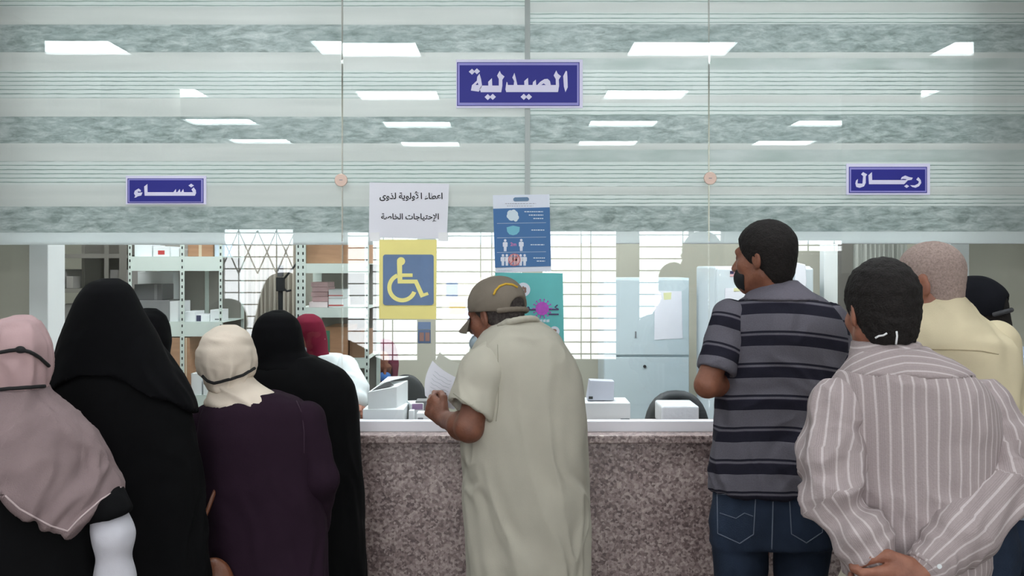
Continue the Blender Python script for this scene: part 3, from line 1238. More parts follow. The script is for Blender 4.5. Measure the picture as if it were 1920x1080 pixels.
for y in (240, 342, 446):
    pol6(b, [(64, y + 2), (412, y - 4), (412, y - 2), (64, y + 4)], -0.0048)
for x, w in ((72, 14), (92, 10), (108, 22), (136, 34)):
    pol6(b, [(x, 570), (x + w, 570), (x + w, 577), (x, 577)], -0.0048)
b.build('small_print', M_pl, t)
b = MB()
for cx, cy, r in ((160, 172, 24), (188, 178, 26), (168, 196, 28), (200, 200, 20), (182, 162, 18), (150, 190, 18), (196, 216, 14)):
    pol6(b, circ(cx, cy, r, 14), -0.0048 - r * 2e-5)
b.build('soap_picture', M_pl, t)
b = MB()
pol6(b, [(132, 270), (178, 258), (226, 268), (222, 300), (204, 320), (178, 327), (152, 320), (136, 300)], -0.0048)
b.build('mask_picture', M_pt, t)


def figure6(mb, cx, y0, h, y):
    pol6(mb, circ(cx, y0 + h * 0.11, h * 0.11, 12), y)
    pol6(mb, [(cx - h * .2, y0 + h * .3), (cx - h * .13, y0 + h * .24), (cx + h * .13, y0 + h * .24), (cx + h * .2, y0 + h * .3), (cx + h * .19, y0 + h * .62), (cx + h * .12, y0 + h * .62), (cx + h * .1, y0 + h),
               (cx + h * .01, y0 + h), (cx, y0 + h * .66), (cx - h * .01, y0 + h), (cx - h * .1, y0 + h), (cx - h * .12, y0 + h * .62), (cx - h * .19, y0 + h * .62)], y)


for cx, y0, h, m in ((122, 354, 86, M_pw), (236, 352, 86, M_pw), (106, 460, 82, M_pw), (134, 460, 82, M_pw), (232, 460, 82, M_pw), (260, 460, 82, M_pw),
                     (166, 460, 80, M_pr), (190, 460, 80, M_pr), (210, 460, 80, M_pr)):
    b = MB()
    figure6(b, cx, y0, h, -0.0048 if m is M_pw else -0.0052)
    b.build('figure', m, t)
b = MB()
cc = circ(187, 500, 44, 24)
ci = circ(187, 500, 38, 24)
for k in range(24):
    pol6(b, [cc[k], cc[(k + 1) % 24], ci[(k + 1) % 24], ci[k]], -0.0056)
pol6(b, [(158, 524), (216, 470), (220, 475), (162, 529)], -0.0056)
b.build('prohibition_ring', mat('ring_red', (196, 110, 112), 0.5), t)
text_part('lettering', '2m', gx(q6(180, 0)[0]), gz(q6(0, 390)[1]), 42 / 3.787 / 500.5, -0.0052, M_pp, t, 0.02)

# teal virus poster behind the glass
M_te = mat('poster_sea_green', (96, 190, 190), 0.5, noise=0.06, nscale=8)
M_vi = mat('virus_purple', (180, 74, 190), 0.5, noise=0.15, nscale=60)
M_dp = mat('dark_purple_print', (66, 46, 96), 0.5)
t = empty('virus_poster', (gx(990), YB, gz(650)), 'sea green poster with a purple virus picture behind the glass, below the blue poster', 'poster')
sheet((q6(50, 590), q6(530, 596), q6(540, 1090), q6(56, 1090)), YB, bulge=0.0008).build('sheet', M_te, t)
bg = []
for cx, cy, r in ((250, 712, 50), (472, 1008, 36)):
    b = MB()
    pol6(b, circ(cx, cy, r, 24), YB - 0.0014)
    bg.append(b.build('badge', M_pw, t))
b = MB()
for cx, cy in ((236, 706), (264, 706), (236, 724), (264, 724), (250, 700)):
    pol6(b, circ(cx, cy, 9, 8, 13), YB - 0.002)
b.build('emblem', mat('badge_brown', (150, 116, 104), 0.6), bg[0])
b = MB()
pol6(b, circ(470, 1002, 18, 12, 12), YB - 0.002)
b.build('picture', mat('badge_brown', (150, 116, 104), 0.6), bg[1])
b = MB()
pol6(b, circ(385, 846, 47, 28), YB - 0.0024)
for k in range(14):
    a = 2 * math.pi * k / 14
    ca, sa = math.cos(a), math.sin(a)
    pol6(b, [(385 + 44 * ca - 3 * sa, 846 + 44 * sa + 3 * ca), (385 + 62 * ca - 2 * sa, 846 + 62 * sa + 2 * ca), (385 + 62 * ca + 2 * sa, 846 + 62 * sa - 2 * ca), (385 + 44 * ca + 3 * sa, 846 + 44 * sa - 3 * ca)], YB - 0.0022)
    pol6(b, circ(385 + 65 * ca, 846 + 65 * sa, 5.5, 8), YB - 0.0022)
b.build('virus_picture', M_vi, t)
b = MB()
pol6(b, [(430, 882), (502, 882), (502, 892), (430, 892)], YB - 0.002)
b.build('underline', M_dp, t)
b = MB()
pol6(b, [(432, 848), (502, 848), (502, 858), (432, 858)], YB - 0.002)
pol6(b, [(470, 836), (490, 818), (498, 822), (480, 838), (504, 848), (496, 856)], YB - 0.0022)
b.build('lettering', M_dp, t)
b = MB()
pol6(b, [(286, 850), (340, 850), (340, 860), (286, 860)], YB - 0.002)
b.build('lettering', M_dp, t)
text_part('lettering', 'ﻭ', gx(q6(284, 0)[0]), gz(q6(0, 852)[1]), 26 / 3.787 / 500.5, YB - 0.002, M_dp, t, 0.02)
b = MB()
x = 345
random.seed(5)
while x < 436:
    w = random.uniform(8, 22)
    pol6(b, [(x, 926), (x + w, 922), (x + w, 942), (x, 944)], YB - 0.002)
    x += w + 5
b.build('small_print', M_pl, t)

# ------------------------------------------------------------------ pharmacy furniture
def shelf_unit(label, x0p, x1p, d, depth, fronts, posts, m_post, m_shelf, lip, top=2.3, back=None, holes=True):
    x0, x1 = W(x0p, 0, d).x, W(x1p, 0, d).x
    y0 = CY + d
    t = empty('shelving_unit', ((x0 + x1) / 2, y0 + depth / 2, 0), label, 'shelf')
    for p, wpx, hp in posts:
        xa, xb = W(p, 0, d).x, W(p + wpx, 0, d).x
        mb = MB().box(xa, xb, y0 - 0.004, y0, 0, top).box(xa, xa + 0.004, y0, y0 + 0.035, 0, top)
        if hp:
            mb.cur = 1
            n = 2 if wpx > 12 else 1
            z = 0.06
            while z < top:
                for q in range(n):
                    c = xa + (xb - xa) * ((q + 0.5) / n)
                    mb.box(c - 0.0035, c + 0.0035, y0 - 0.0046, y0 - 0.0038, z, z + 0.014)
                z += 0.034
        mb.build('post', [m_post, M_dark], t)
        MB().box(xa, xb, y0 + depth - 0.004, y0 + depth, 0, top).build('post', m_post, t)
    for zf in fronts:
        mb = MB().box(x0, x1, y0, y0 + depth, zf - 0.004, zf).box(x0, x1, y0 - 0.002, y0 + 0.012, zf - lip, zf)
        mb.build('shelf', m_shelf, t)
    if back:
        MB().box(x0, x1, y0 + depth + 0.002, y0 + depth + 0.008, 0, top).build('back_panel', back, t)
    return t


def zat(py, d):
    return CZ - (py - HOR) * d / F


M_taupe = mat('taupe_panel', (150, 146, 140), 0.8)
M_greysh = mat('grey_brown_panel', (128, 124, 118), 0.7)
dA, dB, dD = 5.2, 4.9, 5.8
sA = [zat(481, dA), zat(604, dA), zat(742, dA), 0.35]
shelf_unit('white steel shelving of medicine boxes left of the grey curtain', 241, 417, dA, 0.42, sA, [(241, 6, True), (338, 8, True), (411, 6, True)], M_steel, M_steel, 0.075, back=M_taupe)
sB = [zat(494, dB), zat(577, dB), zat(672, dB), 0.4]
shelf_unit('white slotted steel shelving right of the grey curtain', 555, 692, dB, 0.42, sB, [(555, 18, True), (684, 8, True)], M_steel, M_steel, 0.048, back=M_greysh)
sD = [zat(476, dD), zat(541, dD), zat(640, dD), zat(730, dD), 0.3]
shelf_unit('grey shelving of dull cartons in the far left corner', 98, 238, dD, 0.4, sD, [(98, 6, False), (196, 8, False), (224, 14, False)], M_greysh, M_greysh, 0.025, back=mat('dark_taupe', (108, 104, 98), 0.8))


def carton(name, label, x0, y0, x1, d, dep, m, z0, group=None, y1=None, rz=0.0, extra=None, cat='box'):
    """box whose top shows at y0; z0 the surface it stands on"""
    xa, xb = W(x0, 0, d).x, W(x1, 0, d).x
    z1 = zat(y0, d)
    ya = CY + d
    o = MB().box(xa, xb, ya, ya + dep, z0, z1, rz).build(name, m, bevel=0.002)
    meta(o, label, cat, group)
    if extra:
        R = Matrix.Rotation(rz, 3, 'Z')
        c = Vector(((xa + xb) / 2, ya + dep / 2, 0))
        for pn, pm, u0, v0, u1, v1 in extra:
            vs = []
            for (u, v) in ((u0, v0), (u1, v0), (u1, v1), (u0, v1)):
                for e in (0.0012, 0.0002):
                    p = Vector((xa + (xb - xa) * u, ya - e, z1 + (z0 - z1) * v))
                    vs.append(R @ (p - c) + c)
            MB().add(vs, [(0, 2, 4, 6), (1, 7, 5, 3), (0, 1, 3, 2), (2, 3, 5, 4), (4, 5, 7, 6), (6, 7, 1, 0)]).build(pn, pm, o)
    return o


TP = [('tape', M_tape, 0.44, 0, 0.56, 1)]
G1 = 'boxes on the left white shelving'
carton('medicine_box', 'white box at the left end of the top white shelf', 252, 459, 285, dA + 0.05, 0.2, M_boxw, sA[0], G1)
carton('medicine_box', 'white box with a red stripe on the top white shelf', 287, 462, 318, dA + 0.04, 0.2, M_boxw, sA[0], G1, extra=[('stripe', M_red, 0.3, 0.4, 0.7, 0.8)])
carton('medicine_box', 'low white box beside the shelf post on the top white shelf', 319, 466, 336, dA + 0.06, 0.18, M_boxw, sA[0], G1)
carton('cardboard_box', 'brown cardboard box on the top white shelf', 352, 452, 399, dA + 0.03, 0.28, M_carton, sA[0], G1, extra=TP)
carton('medicine_box', 'pale blue-white box right of the brown box on the top shelf', 402, 455, 416, dA + 0.05, 0.2, mat('pale_blue_card', (206, 222, 236), 0.6), sA[0], G1)
carton('medicine_box', 'tall white carton on the middle white shelf behind dark boxes', 258, 509, 325, dA + 0.26, 0.1, M_boxw, sA[1], G1)
carton('medicine_box', 'flat dark grey box on the middle white shelf', 246, 563, 317, dA + 0.04, 0.2, M_boxg, sA[1], G1)
carton('medicine_box', 'dark grey box with a pale band stacked on the flat grey box', 252, 533, 304, dA + 0.06, 0.18, mat('dark_grey_card', (92, 92, 94), 0.7), zat(563, dA + 0.04) + 0.001, G1, extra=[('band', M_boxg, 0.72, 0, 0.82, 1)])
carton('medicine_box', 'small white box at the right of the middle shelf, left bay', 318, 565, 334, dA + 0.05, 0.2, M_boxw, sA[1], G1)
carton('medicine_box', 'white box beside the centre post on the middle shelf', 346, 584, 366, dA + 0.03, 0.16, M_boxw, sA[1], G1)
carton('medicine_box', 'white box with a navy end on the middle shelf', 367, 590, 393, dA + 0.05, 0.16, M_boxw, sA[1], G1, extra=[('label_panel', M_navy, 0.0, 0.1, 0.38, 0.95)])
carton('medicine_box', 'white box at the right end of the middle shelf', 394, 581, 412, dA + 0.04, 0.16, M_boxw, sA[1], G1, extra=[('label_panel', M_grey, 0.5, 0.75, 0.95, 0.85)])
carton('cardboard_box', 'brown cardboard box low on the white shelving above the women', 315, 633, 356, dA - 0.0, 0.3, M_carton, sA[2], G1, extra=[('tape', M_tape, 0.8, 0, 0.86, 1)])
carton('medicine_box', 'grey-white box on the low white shelf beside the brown box', 358, 700, 378, dA + 0.02, 0.2, M_boxw, sA[2], G1)
carton('medicine_box', 'small white box at the end of the low white shelf', 381, 712, 402, dA + 0.02, 0.2, M_boxw, sA[2], G1)
G2 = 'dull cartons in the corner shelving'
M_dull = mat('dull_card', (134, 130, 128), 0.8, noise=0.05, nscale=6)
carton('carton', 'dull carton at the left end of the corner top shelf', 101, 505, 119, dD + 0.04, 0.25, M_dull, sD[1], G2)
carton('storage_jar', 'small pale jar-like carton between dull cartons on the corner shelf', 124, 518, 137, dD + 0.05, 0.1, mat('pale_dull', (156, 152, 148), 0.7), sD[1], G2)
carton('carton', 'wide dull carton behind the black veil on the corner shelf', 206, 506, 236, dD + 0.05, 0.3, M_dull, sD[1], G2)
carton('carton', 'upper dull carton of two on the second corner shelf', 104, 571, 150, dD + 0.06, 0.25, M_dull, zat(600, dD + .05) + 0.001, G2)
carton('carton', 'lower dull carton of two on the second corner shelf', 103, 600, 152, dD + 0.05, 0.27, mat('dull_card_light', (146, 142, 140), 0.8), sD[2], G2)
carton('carton', 'dull carton on the lowest visible corner shelf', 106, 668, 150, dD + 0.05, 0.27, M_dull, sD[3], G2)
G3 = 'boxes on the right slotted shelving'
carton('cardboard_box', 'large brown cardboard box on the top slotted shelf', 574, 452, 641, dB + 0.04, 0.3, M_carton, sB[0], G3, extra=[('label_panel', M_boxw, 0.12, 0.02, 0.42, 0.14)])
carton('cardboard_box', 'second brown cardboard box on the top slotted shelf, right end', 643, 455, 684, dB + 0.05, 0.3, M_carton, sB[0], G3)
for k in range(4):
    ord_ = ('top', 'second', 'third', 'bottom')[k]
    carton('medicine_box', 'dusky pink medicine box, %s of the stack of four on the slotted shelf' % ord_, 583 + (k % 2) * 2, 529 + k * 9.2, 615 + (k % 2), dB + 0.05 + 0.006 * (k % 3), 0.18, M_boxp,
           zat(529 + (k + 1) * 9.2, dB + 0.05) + 0.001, G3)
carton('medicine_box', 'pale pink-white box under the dusky pink stack on the slotted shelf', 579, 566.2, 614, dB + 0.03, 0.2, mat('pale_pink_card', (228, 212, 214), 0.6), sB[1], G3)
carton('medicine_box', 'upper white box with a red line right of the pink stack', 616, 543, 643, dB + 0.04, 0.2, M_boxw, zat(560, dB + 0.04) + 0.001, G3, extra=[('stripe', M_red, 0, 0.62, 1, 0.72)])
carton('medicine_box', 'lower white box with a red line right of the pink stack', 616, 560, 644, dB + 0.04, 0.2, M_boxw, sB[1], G3, extra=[('stripe', M_red, 0, 0.7, 1, 0.84)])
carton('cardboard_box', 'brown cardboard box with a green print beside the maroon headscarf', 610, 613, 652, dB + 0.02, 0.3, M_carton, sB[2], G3, extra=[('label_panel', mat('green_print', (70, 120, 96), 0.6), 0.0, 0.12, 0.2, 0.8)])
carton('cardboard_box', 'plain brown carton right of the green-printed box', 655, 622, 684, dB + 0.04, 0.3, mat('dark_carton', (140, 108, 86), 0.85), sB[2], G3)

# curtain of vertical strips
mb = MB()
xa, xb, yc = W(416, 0, 6.6).x, W(562, 0, 6.6).x, CY + 6.6
n = 120
vs, fs = [], []
for i in range(n + 1):
    x = xa + (xb - xa) * i / n
    yy = yc + 0.03 * math.sin(i * 0.9) + 0.012 * math.sin(i * 2.3 + 1)
    vs += [(x, yy, 0.012), (x, yy, 2.3), (x, yy + 0.004, 2.3), (x, yy + 0.004, 0.012)]
for i in range(n):
    a = i * 4
    fs += [(a, a + 4, a + 5, a + 1), (a + 2, a + 6, a + 7, a + 3), (a + 1, a + 5, a + 6, a + 2), (a + 3, a + 7, a + 4, a)]
t = empty('curtain', ((xa + xb) / 2, yc, 0.0), 'grey-beige hanging curtain with vertical folds between the two white shelvings', 'curtain')
mb.add(vs, fs).build('fabric', mat('curtain_cloth', (172, 166, 154), 0.9, noise=0.25, nscale=5, stretch=(8, 1, 0.2)), t, smooth=True)
MB().tube([(xa - 0.05, yc, 2.32), (xb + 0.05, yc, 2.32)], 0.012).build('rail', M_white, t)

# black device on a pole in front of the curtain (seen between the shelvings)
xs_, ys_ = W(526, 0, 5.6).x, CY + 5.6
t = empty('device_stand', (xs_, ys_, 0), 'dark device on a thin pole with two short arms in front of the curtain', 'stand')
MB().tube([(xs_, ys_, 0.03), (xs_, ys_, zat(545, 5.6))], 0.014).build('pole', M_dark, t)
boxo('control_box', xs_ - 0.022, xs_ + 0.022, ys_ - 0.02, ys_ + 0.02, zat(546, 5.6), zat(520, 5.6), M_dark, t)
boxo('head_unit', xs_ - 0.015, xs_ + 0.015, ys_ - 0.015, ys_ + 0.015, zat(519, 5.6), zat(497, 5.6), mat('mid_grey_plastic', (84, 84, 88), 0.5), t)
for pts in ([(533, 522), (545, 508), (556, 494)], [(532, 541), (538, 546), (546, 544)]):
    MB().tube([W(p[0], p[1], 5.6) for p in pts], 0.006).build('arm', M_dark, t, smooth=True)
MB().cyl((xs_, ys_, 0), (0, 0, 1), 0.16, 0.03).build('base', M_dark, t)

# tall steel cupboard
dC = 6.0
x0, x1 = W(1132, 0, dC).x, W(1292, 0, dC).x
yc = CY + dC
zt_, zm = zat(521, dC), zat(667, dC)
t = empty('cupboard', ((x0 + x1) / 2, yc + 0.2, 0), 'pale blue-grey steel cupboard with a paper taped on its upper door', 'cupboard')
boxo('body', x0, x1, yc, yc + 0.4, 0.0, zt_, M_greycab, t)
boxo('door', x0 + 0.004, x1 - 0.004, yc - 0.016, yc - 0.001, zm + 0.006, zt_ - 0.01, M_greycab, t)
dl = boxo('door', x0 + 0.004, x1 - 0.004, yc - 0.016, yc - 0.001, 0.05, zm - 0.008, M_greycab, t)
c = W(1208, 686.5, dC)
MB().cyl((c.x, yc - 0.016, c.z), (0, -1, 0), 0.0095, 0.008, 16).build('lock', M_dark, dl, bevel=0.001)
h0 = W(1190, 627, dC)
boxo('handle', h0.x, h0.x + 0.008, yc - 0.026, yc - 0.0165, h0.z - 0.02, h0.z + 0.02, M_grey, t)
t2 = empty('paper_note', (W(1252, 0, dC).x, yc - 0.02, zat(636, dC)), 'blank white paper with a yellow note taped on the blue-grey cupboard door', 'paper')
MB().poly([(W(p[0], 0, dC).x, zat(p[1], dC)) for p in ((1227, 545), (1277, 546), (1279, 634), (1226, 637))], yc - 0.019, yc - 0.0175).build('sheet', M_paper, t2)
MB().poly([(W(p[0], 0, dC).x, zat(p[1], dC)) for p in ((1243, 549), (1258, 548), (1257, 561), (1244, 562))], yc - 0.0205, yc - 0.0192).build('sticky_note', mat('pale_lime_paper', (226, 226, 176), 0.7), t2)
MB().tube(ring(24, (W(1255, 0, dC).x, yc - 0.02, zat(534, dC)), 0.033, 0.0), 0.0018, 5, True).build('cable_tie', M_grey, t2) if False else None

# white refrigerator
dR = 5.5
x0, x1 = W(1340, 0, dR).x, W(1522, 0, dR).x
yc = CY + dR
zr = zat(499, dR)
t = empty('refrigerator', ((x0 + x1) / 2, yc + 0.28, 0), 'white refrigerator with small stickers behind the man in the striped polo', 'refrigerator')
boxo('plinth', x0 + 0.02, x1 - 0.02, yc + 0.03, yc + 0.52, 0.0, 0.049, M_dark, t)
boxo('body', x0, x1, yc, yc + 0.55, 0.05, zr, mat('fridge_white', (212, 222, 228), 0.35), t, bevel=0.012)
boxo('door', x0 + 0.003, x1 - 0.003, yc - 0.045, yc - 0.003, 0.08, zr - 0.01, mat('fridge_white', (212, 222, 228), 0.35), t, bevel=0.01)
boxo('handle', x0 + 0.02, x0 + 0.04, yc - 0.075, yc - 0.046, 0.85, 1.25, M_white, t, bevel=0.005)
fx, fz = W(1369, 0, dR - .05).x, zat(508, dR - .05)
fw, fh = W(1385.5, 0, dR - .05).x - fx, fz - zat(518.5, dR - .05)
fg = empty('flag_sticker', (fx + fw / 2, yc - 0.046, fz - fh), 'small striped flag sticker on the refrigerator door', 'sticker')
b = MB()
for k in range(7):
    b.box(fx, fx + fw, yc - 0.047, yc - 0.0455, fz - fh * (2 * k + 1) / 13, fz - fh * 2 * k / 13)
b.build('red_stripe', M_red, fg)
b = MB()
for k in range(6):
    b.box(fx, fx + fw, yc - 0.047, yc - 0.0455, fz - fh * (2 * k + 2) / 13, fz - fh * (2 * k + 1) / 13)
b.build('white_stripe', M_paper, fg)
MB().box(fx, fx + fw * 0.42, yc - 0.048, yc - 0.047, fz - fh * 7 / 13, fz).build('canton', M_navy, fg)
t2 = empty('paper_note', (W(1372, 0, dR).x, yc - 0.048, zat(560, dR)), 'white paper with a yellow strip stuck on the refrigerator door', 'paper')
MB().poly([(W(p[0], 0, dR).x, zat(p[1], dR)) for p in ((1356, 540), (1402, 538), (1404, 590), (1356, 592))], yc - 0.048, yc - 0.0462).build('sheet', M_paper, t2)
MB().poly([(W(p[0], 0, dR).x, zat(p[1], dR)) for p in ((1372, 540), (1396, 538), (1396, 545), (1372, 546))], yc - 0.0494, yc - 0.0482).build('strip', mat('pale_lime_paper', (226, 226, 176), 0.7), t2)
cl = empty('hanging_cloth', (W(1497, 0, dR).x, yc - 0.06, zat(560, dR)), 'white cloth with a dusky mark hanging on the refrigerator edge', 'cloth')
b = MB()
pts = [(1486, 492), (1504, 496), (1506, 530), (1500, 556), (1484, 558)]
b.poly([(W(p[0], 0, dR).x, zat(p[1], dR)) for p in pts], yc - 0.066, yc - 0.05)
b.build('fabric', M_paper, cl, bevel=0.004)
boxo('trim_6', W(1545, 0, 5.6).x, W(1571, 0, 5.6).x, CY + 5.6, CY + 5.68, 0, CH, M_white, kind='structure')

# right-hand hanging strips
xa, xb, yc = W(1600, 0, 6.2).x, W(1700, 0, 6.2).x, CY + 6.2
t = empty('curtain', ((xa + xb) / 2, yc, 0.0), 'grey and white hanging strips at the right end of the pharmacy, behind the dark-haired men', 'curtain')
b = MB()
n = 60
vs, fs = [], []
for i in range(n + 1):
    x = xa + (xb - xa) * i / n
    yy = yc + 0.02 * math.sin(i * 1.25)
    vs += [(x, yy, 0.012), (x, yy, 2.3), (x, yy + 0.004, 2.3), (x, yy + 0.004, 0.012)]
for i in range(n):
    a = i * 4
    fs += [(a, a + 4, a + 5, a + 1), (a + 2, a + 6, a + 7, a + 3), (a + 1, a + 5, a + 6, a + 2), (a + 3, a + 7, a + 4, a)]
b.add(vs, fs).build('fabric', mat('strip_cloth', (150, 152, 146), 0.8, noise=0.4, nscale=7, stretch=(8, 1, 0.1)), t, smooth=True)
MB().tube([(xa - 0.03, yc, 2.32), (xb + 0.03, yc, 2.32)], 0.012).build('rail', M_white, t)
door = boxo('door_1', W(1572, 0, 6.9).x, W(1600, 0, 6.9).x, CY + 6.9, CY + 6.95, 0, 2.1, M_greysh, kind='structure')


# chairs behind the desk
def desk_chair(label, cxp, d, wpx, ytop, arch):
    c = W(cxp, 0, d).x
    y = CY + d
    w = wpx * d / F / 2
    zt = zat(ytop, d)
    t = empty('desk_chair', (c, y + 0.25, 0), label, 'chair', 'black desk chairs')
    pts = []
    if arch:
        for k in range(17):
            a = math.pi * k / 16
            pts.append((c - (w - 0.035) * abs(math.cos(a)) ** 0.8 * (1 if math.cos(a) > 0 else -1), y + 0.02 * math.sin(a), zt - 0.035 - 0.22 + 0.22 * math.sin(a) ** 0.75))
        pts = [(pts[0][0], y, zt - 0.5)] + pts + [(pts[-1][0], y, zt - 0.5)]
        MB().tube(pts, 0.034, 12).build('backrest', M_black, t, smooth=True)
    else:
        S = SDF()
        S.ell((c, y, zt - 0.14), (w, 0.035, 0.14), k=0.02).ell((c, y, zt - 0.26), (w * 0.92, 0.035, 0.14), k=0.03)
        sdf_obj('backrest', S, M_black, t, 0.01)
    s0 = SDF()
    s0.ell((c, y + 0.26, 0.46), (w * 0.9, 0.24, 0.045), k=0.02)
    sdf_obj('seat', s0, M_black, t, 0.012)
    MB().tube([(c, y + 0.02, zt - 0.3), (c, y + 0.06, 0.47), (c, y + 0.2, 0.43)], 0.016).build('back_bracket', M_dark, t, smooth=True)
    MB().tube([(c, y + 0.26, 0.1), (c, y + 0.26, 0.43)], 0.025).build('column', M_grey, t)
    b = MB()
    for k in range(5):
        a = 2 * math.pi * k / 5
        b.tube([(c, y + 0.26, 0.1), (c + 0.26 * math.cos(a), y + 0.26 + 0.26 * math.sin(a), 0.06)], [0.025, 0.015], 8)
    b.build('base', M_dark, t, smooth=True)
    for k in range(5):
        a = 2 * math.pi * k / 5
        MB().cyl((c + 0.26 * math.cos(a), y + 0.245 + 0.26 * math.sin(a), 0.03), (0, 1, 0), 0.03, 0.03, 14).build('caster', M_dark, t)
    return t


desk_chair('black desk chair with a rounded open backrest behind the white wrapped pack', 1269, 4.75, 128, 732, True)
desk_chair('black desk chair with a solid rounded backrest beside the second pharmacist', 762, 5.0, 78, 701, False)

# things on the desk behind the glass
G4 = 'packs on the desk behind the glass'
dd = 4.02
o = empty('paper_carton', (W(738, 0, 3.9).x, CY + 3.9, DT), 'open white carton on the desk behind the glass, lid tilted up', 'box', G4)
xa, xb, xc = W(691, 0, 3.820).x, W(743, 0, 3.820).x, W(761, 0, 3.920).x
z0, z1 = zat(768, 3.820), zat(731, 3.820)
z0 = DT + 0.032
b = MB()
zl, zr2 = zat(734, 3.820), zat(726, 3.820)
A = [(xa, CY + 3.800, z0), (xb, CY + 3.840, z0), (xc, CY + 4.000, z0), (xa + 0.03, CY + 4.000, z0)]
B = [(xa, CY + 3.800, zl), (xb, CY + 3.840, zr2), (xc, CY + 4.000, zat(713, 4.000)), (xa + 0.03, CY + 4.000, zat(716, 4.000))]
b.add(A + B, [(3, 2, 1, 0), (0, 1, 5, 4), (1, 2, 6, 5), (2, 3, 7, 6), (3, 0, 4, 7), (4, 5, 6, 7)])
b.build('body', M_boxw, o, bevel=0.002)
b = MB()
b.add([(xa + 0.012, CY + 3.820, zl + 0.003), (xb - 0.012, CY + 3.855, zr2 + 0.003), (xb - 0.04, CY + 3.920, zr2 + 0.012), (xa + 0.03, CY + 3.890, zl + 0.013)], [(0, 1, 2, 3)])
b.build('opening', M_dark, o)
b = MB()
l0 = [(xa + 0.03, CY + 3.890, zl + 0.016), (xb - 0.02, CY + 3.920, zr2 + 0.016), (xc, CY + 4.020, zat(712, 4.020) + 0.012), (xa + 0.05, CY + 4.020, zat(714, 4.020) + 0.014)]
b.add(l0 + [(p[0], p[1], p[2] + 0.003) for p in l0], [(3, 2, 1, 0), (4, 5, 6, 7), (0, 1, 5, 4), (1, 2, 6, 5), (2, 3, 7, 6), (3, 0, 4, 7)])
b.build('lid', M_boxw, o)
carton('flat_pack', 'low flat white pack under the open carton', 680, 768, 757, 3.79, 0.22, M_boxw, DT, G4)
carton('medicine_box', 'small white and mauve medicine box beside the open carton, by the raised hand', 764, 757, 789, 3.9, 0.1, M_boxw, DT, G4, rz=0.25, extra=[('label_panel', mat('mauve_print', (150, 120, 160), 0.6), 0.1, 0.0, 0.9, 0.3)])
carton('medicine_box', 'small white medicine bottle box in front of the open carton', 766, 770, 776, 3.84, 0.04, M_boxw, DT, G4)
carton('medicine_box', 'small flat white box close to the glass, under the raised hand', 781, 775, 806, 3.8, 0.07, M_boxw, DT, G4, extra=[('label_panel', M_grey, 0.1, 0.3, 0.5, 0.6)])
carton('medicine_box', 'flat dark grey pad behind the small boxes on the desk', 779, 752, 800, 3.92, 0.08, M_boxg, DT, G4)
carton('printer_carton', 'long white carton with a red line on the desk beside the galabeya', 1090, 756, 1182, 3.85, 0.17, M_boxw, DT, G4,
       extra=[('stripe', M_red, 0.38, 0.78, 0.58, 0.86), ('label_panel', M_grey, 0.8, 0.68, 0.98, 0.8)])
xa, xb = W(1099, 0, 3.980).x, W(1150, 0, 3.980).x
t = empty('card_screen', ((xa + xb) / 2, CY + 3.930, zat(756, 3.930)), 'grey card box standing on the long white carton', 'box', G4)
b = MB()
zq0, zq1 = zat(756, 3.830) + 0.001, zat(713, 3.980)
b.add([(xa, CY + 3.900, zq0), (xb - 0.006, CY + 3.900, zq0), (xb - 0.006, CY + 4.000, zq0), (xa, CY + 4.000, zq0), (xa + 0.012, CY + 3.940, zq1 + 0.004), (xb, CY + 3.940, zq1), (xb, CY + 4.010, zq1), (xa + 0.012, CY + 4.010, zq1 + 0.004)],
      [(3, 2, 1, 0), (0, 1, 5, 4), (1, 2, 6, 5), (2, 3, 7, 6), (3, 0, 4, 7), (4, 5, 6, 7)])
b.build('body', mat('lilac_grey_card', (186, 188, 202), 0.6), t, bevel=0.002)
MB().box(xa + 0.004, xa + 0.02, CY + 3.896, CY + 3.900, zq0 + 0.006, zq0 + 0.016).build('label_panel', M_dark, t)
# wrapped pack
S = SDF()
xa, xb = W(1240, 0, 3.85).x, W(1311, 0, 3.85).x
S.fn(lambda X, Y, Z: np.maximum(np.maximum(np.abs(X - (xa + xb) / 2) - (xb - xa) / 2 + 0.006, np.abs(Y - CY - 3.94) - 0.09), np.abs(Z - (DT + zat(762, 3.85)) / 2) - (zat(762, 3.85) - DT) / 2 + 0.004) - 0.005,
     (xa, CY + 3.85, DT), (xb, CY + 4.03, zat(762, 3.85)))
o = sdf_obj('wrapped_pack', S, mat('plastic_wrap', (222, 226, 232), 0.25, bump=0.9, bscale=40), None, 0.006, it=2)
meta(o, 'white plastic-wrapped pack on the desk in front of the open-backed chair', 'pack', G4)
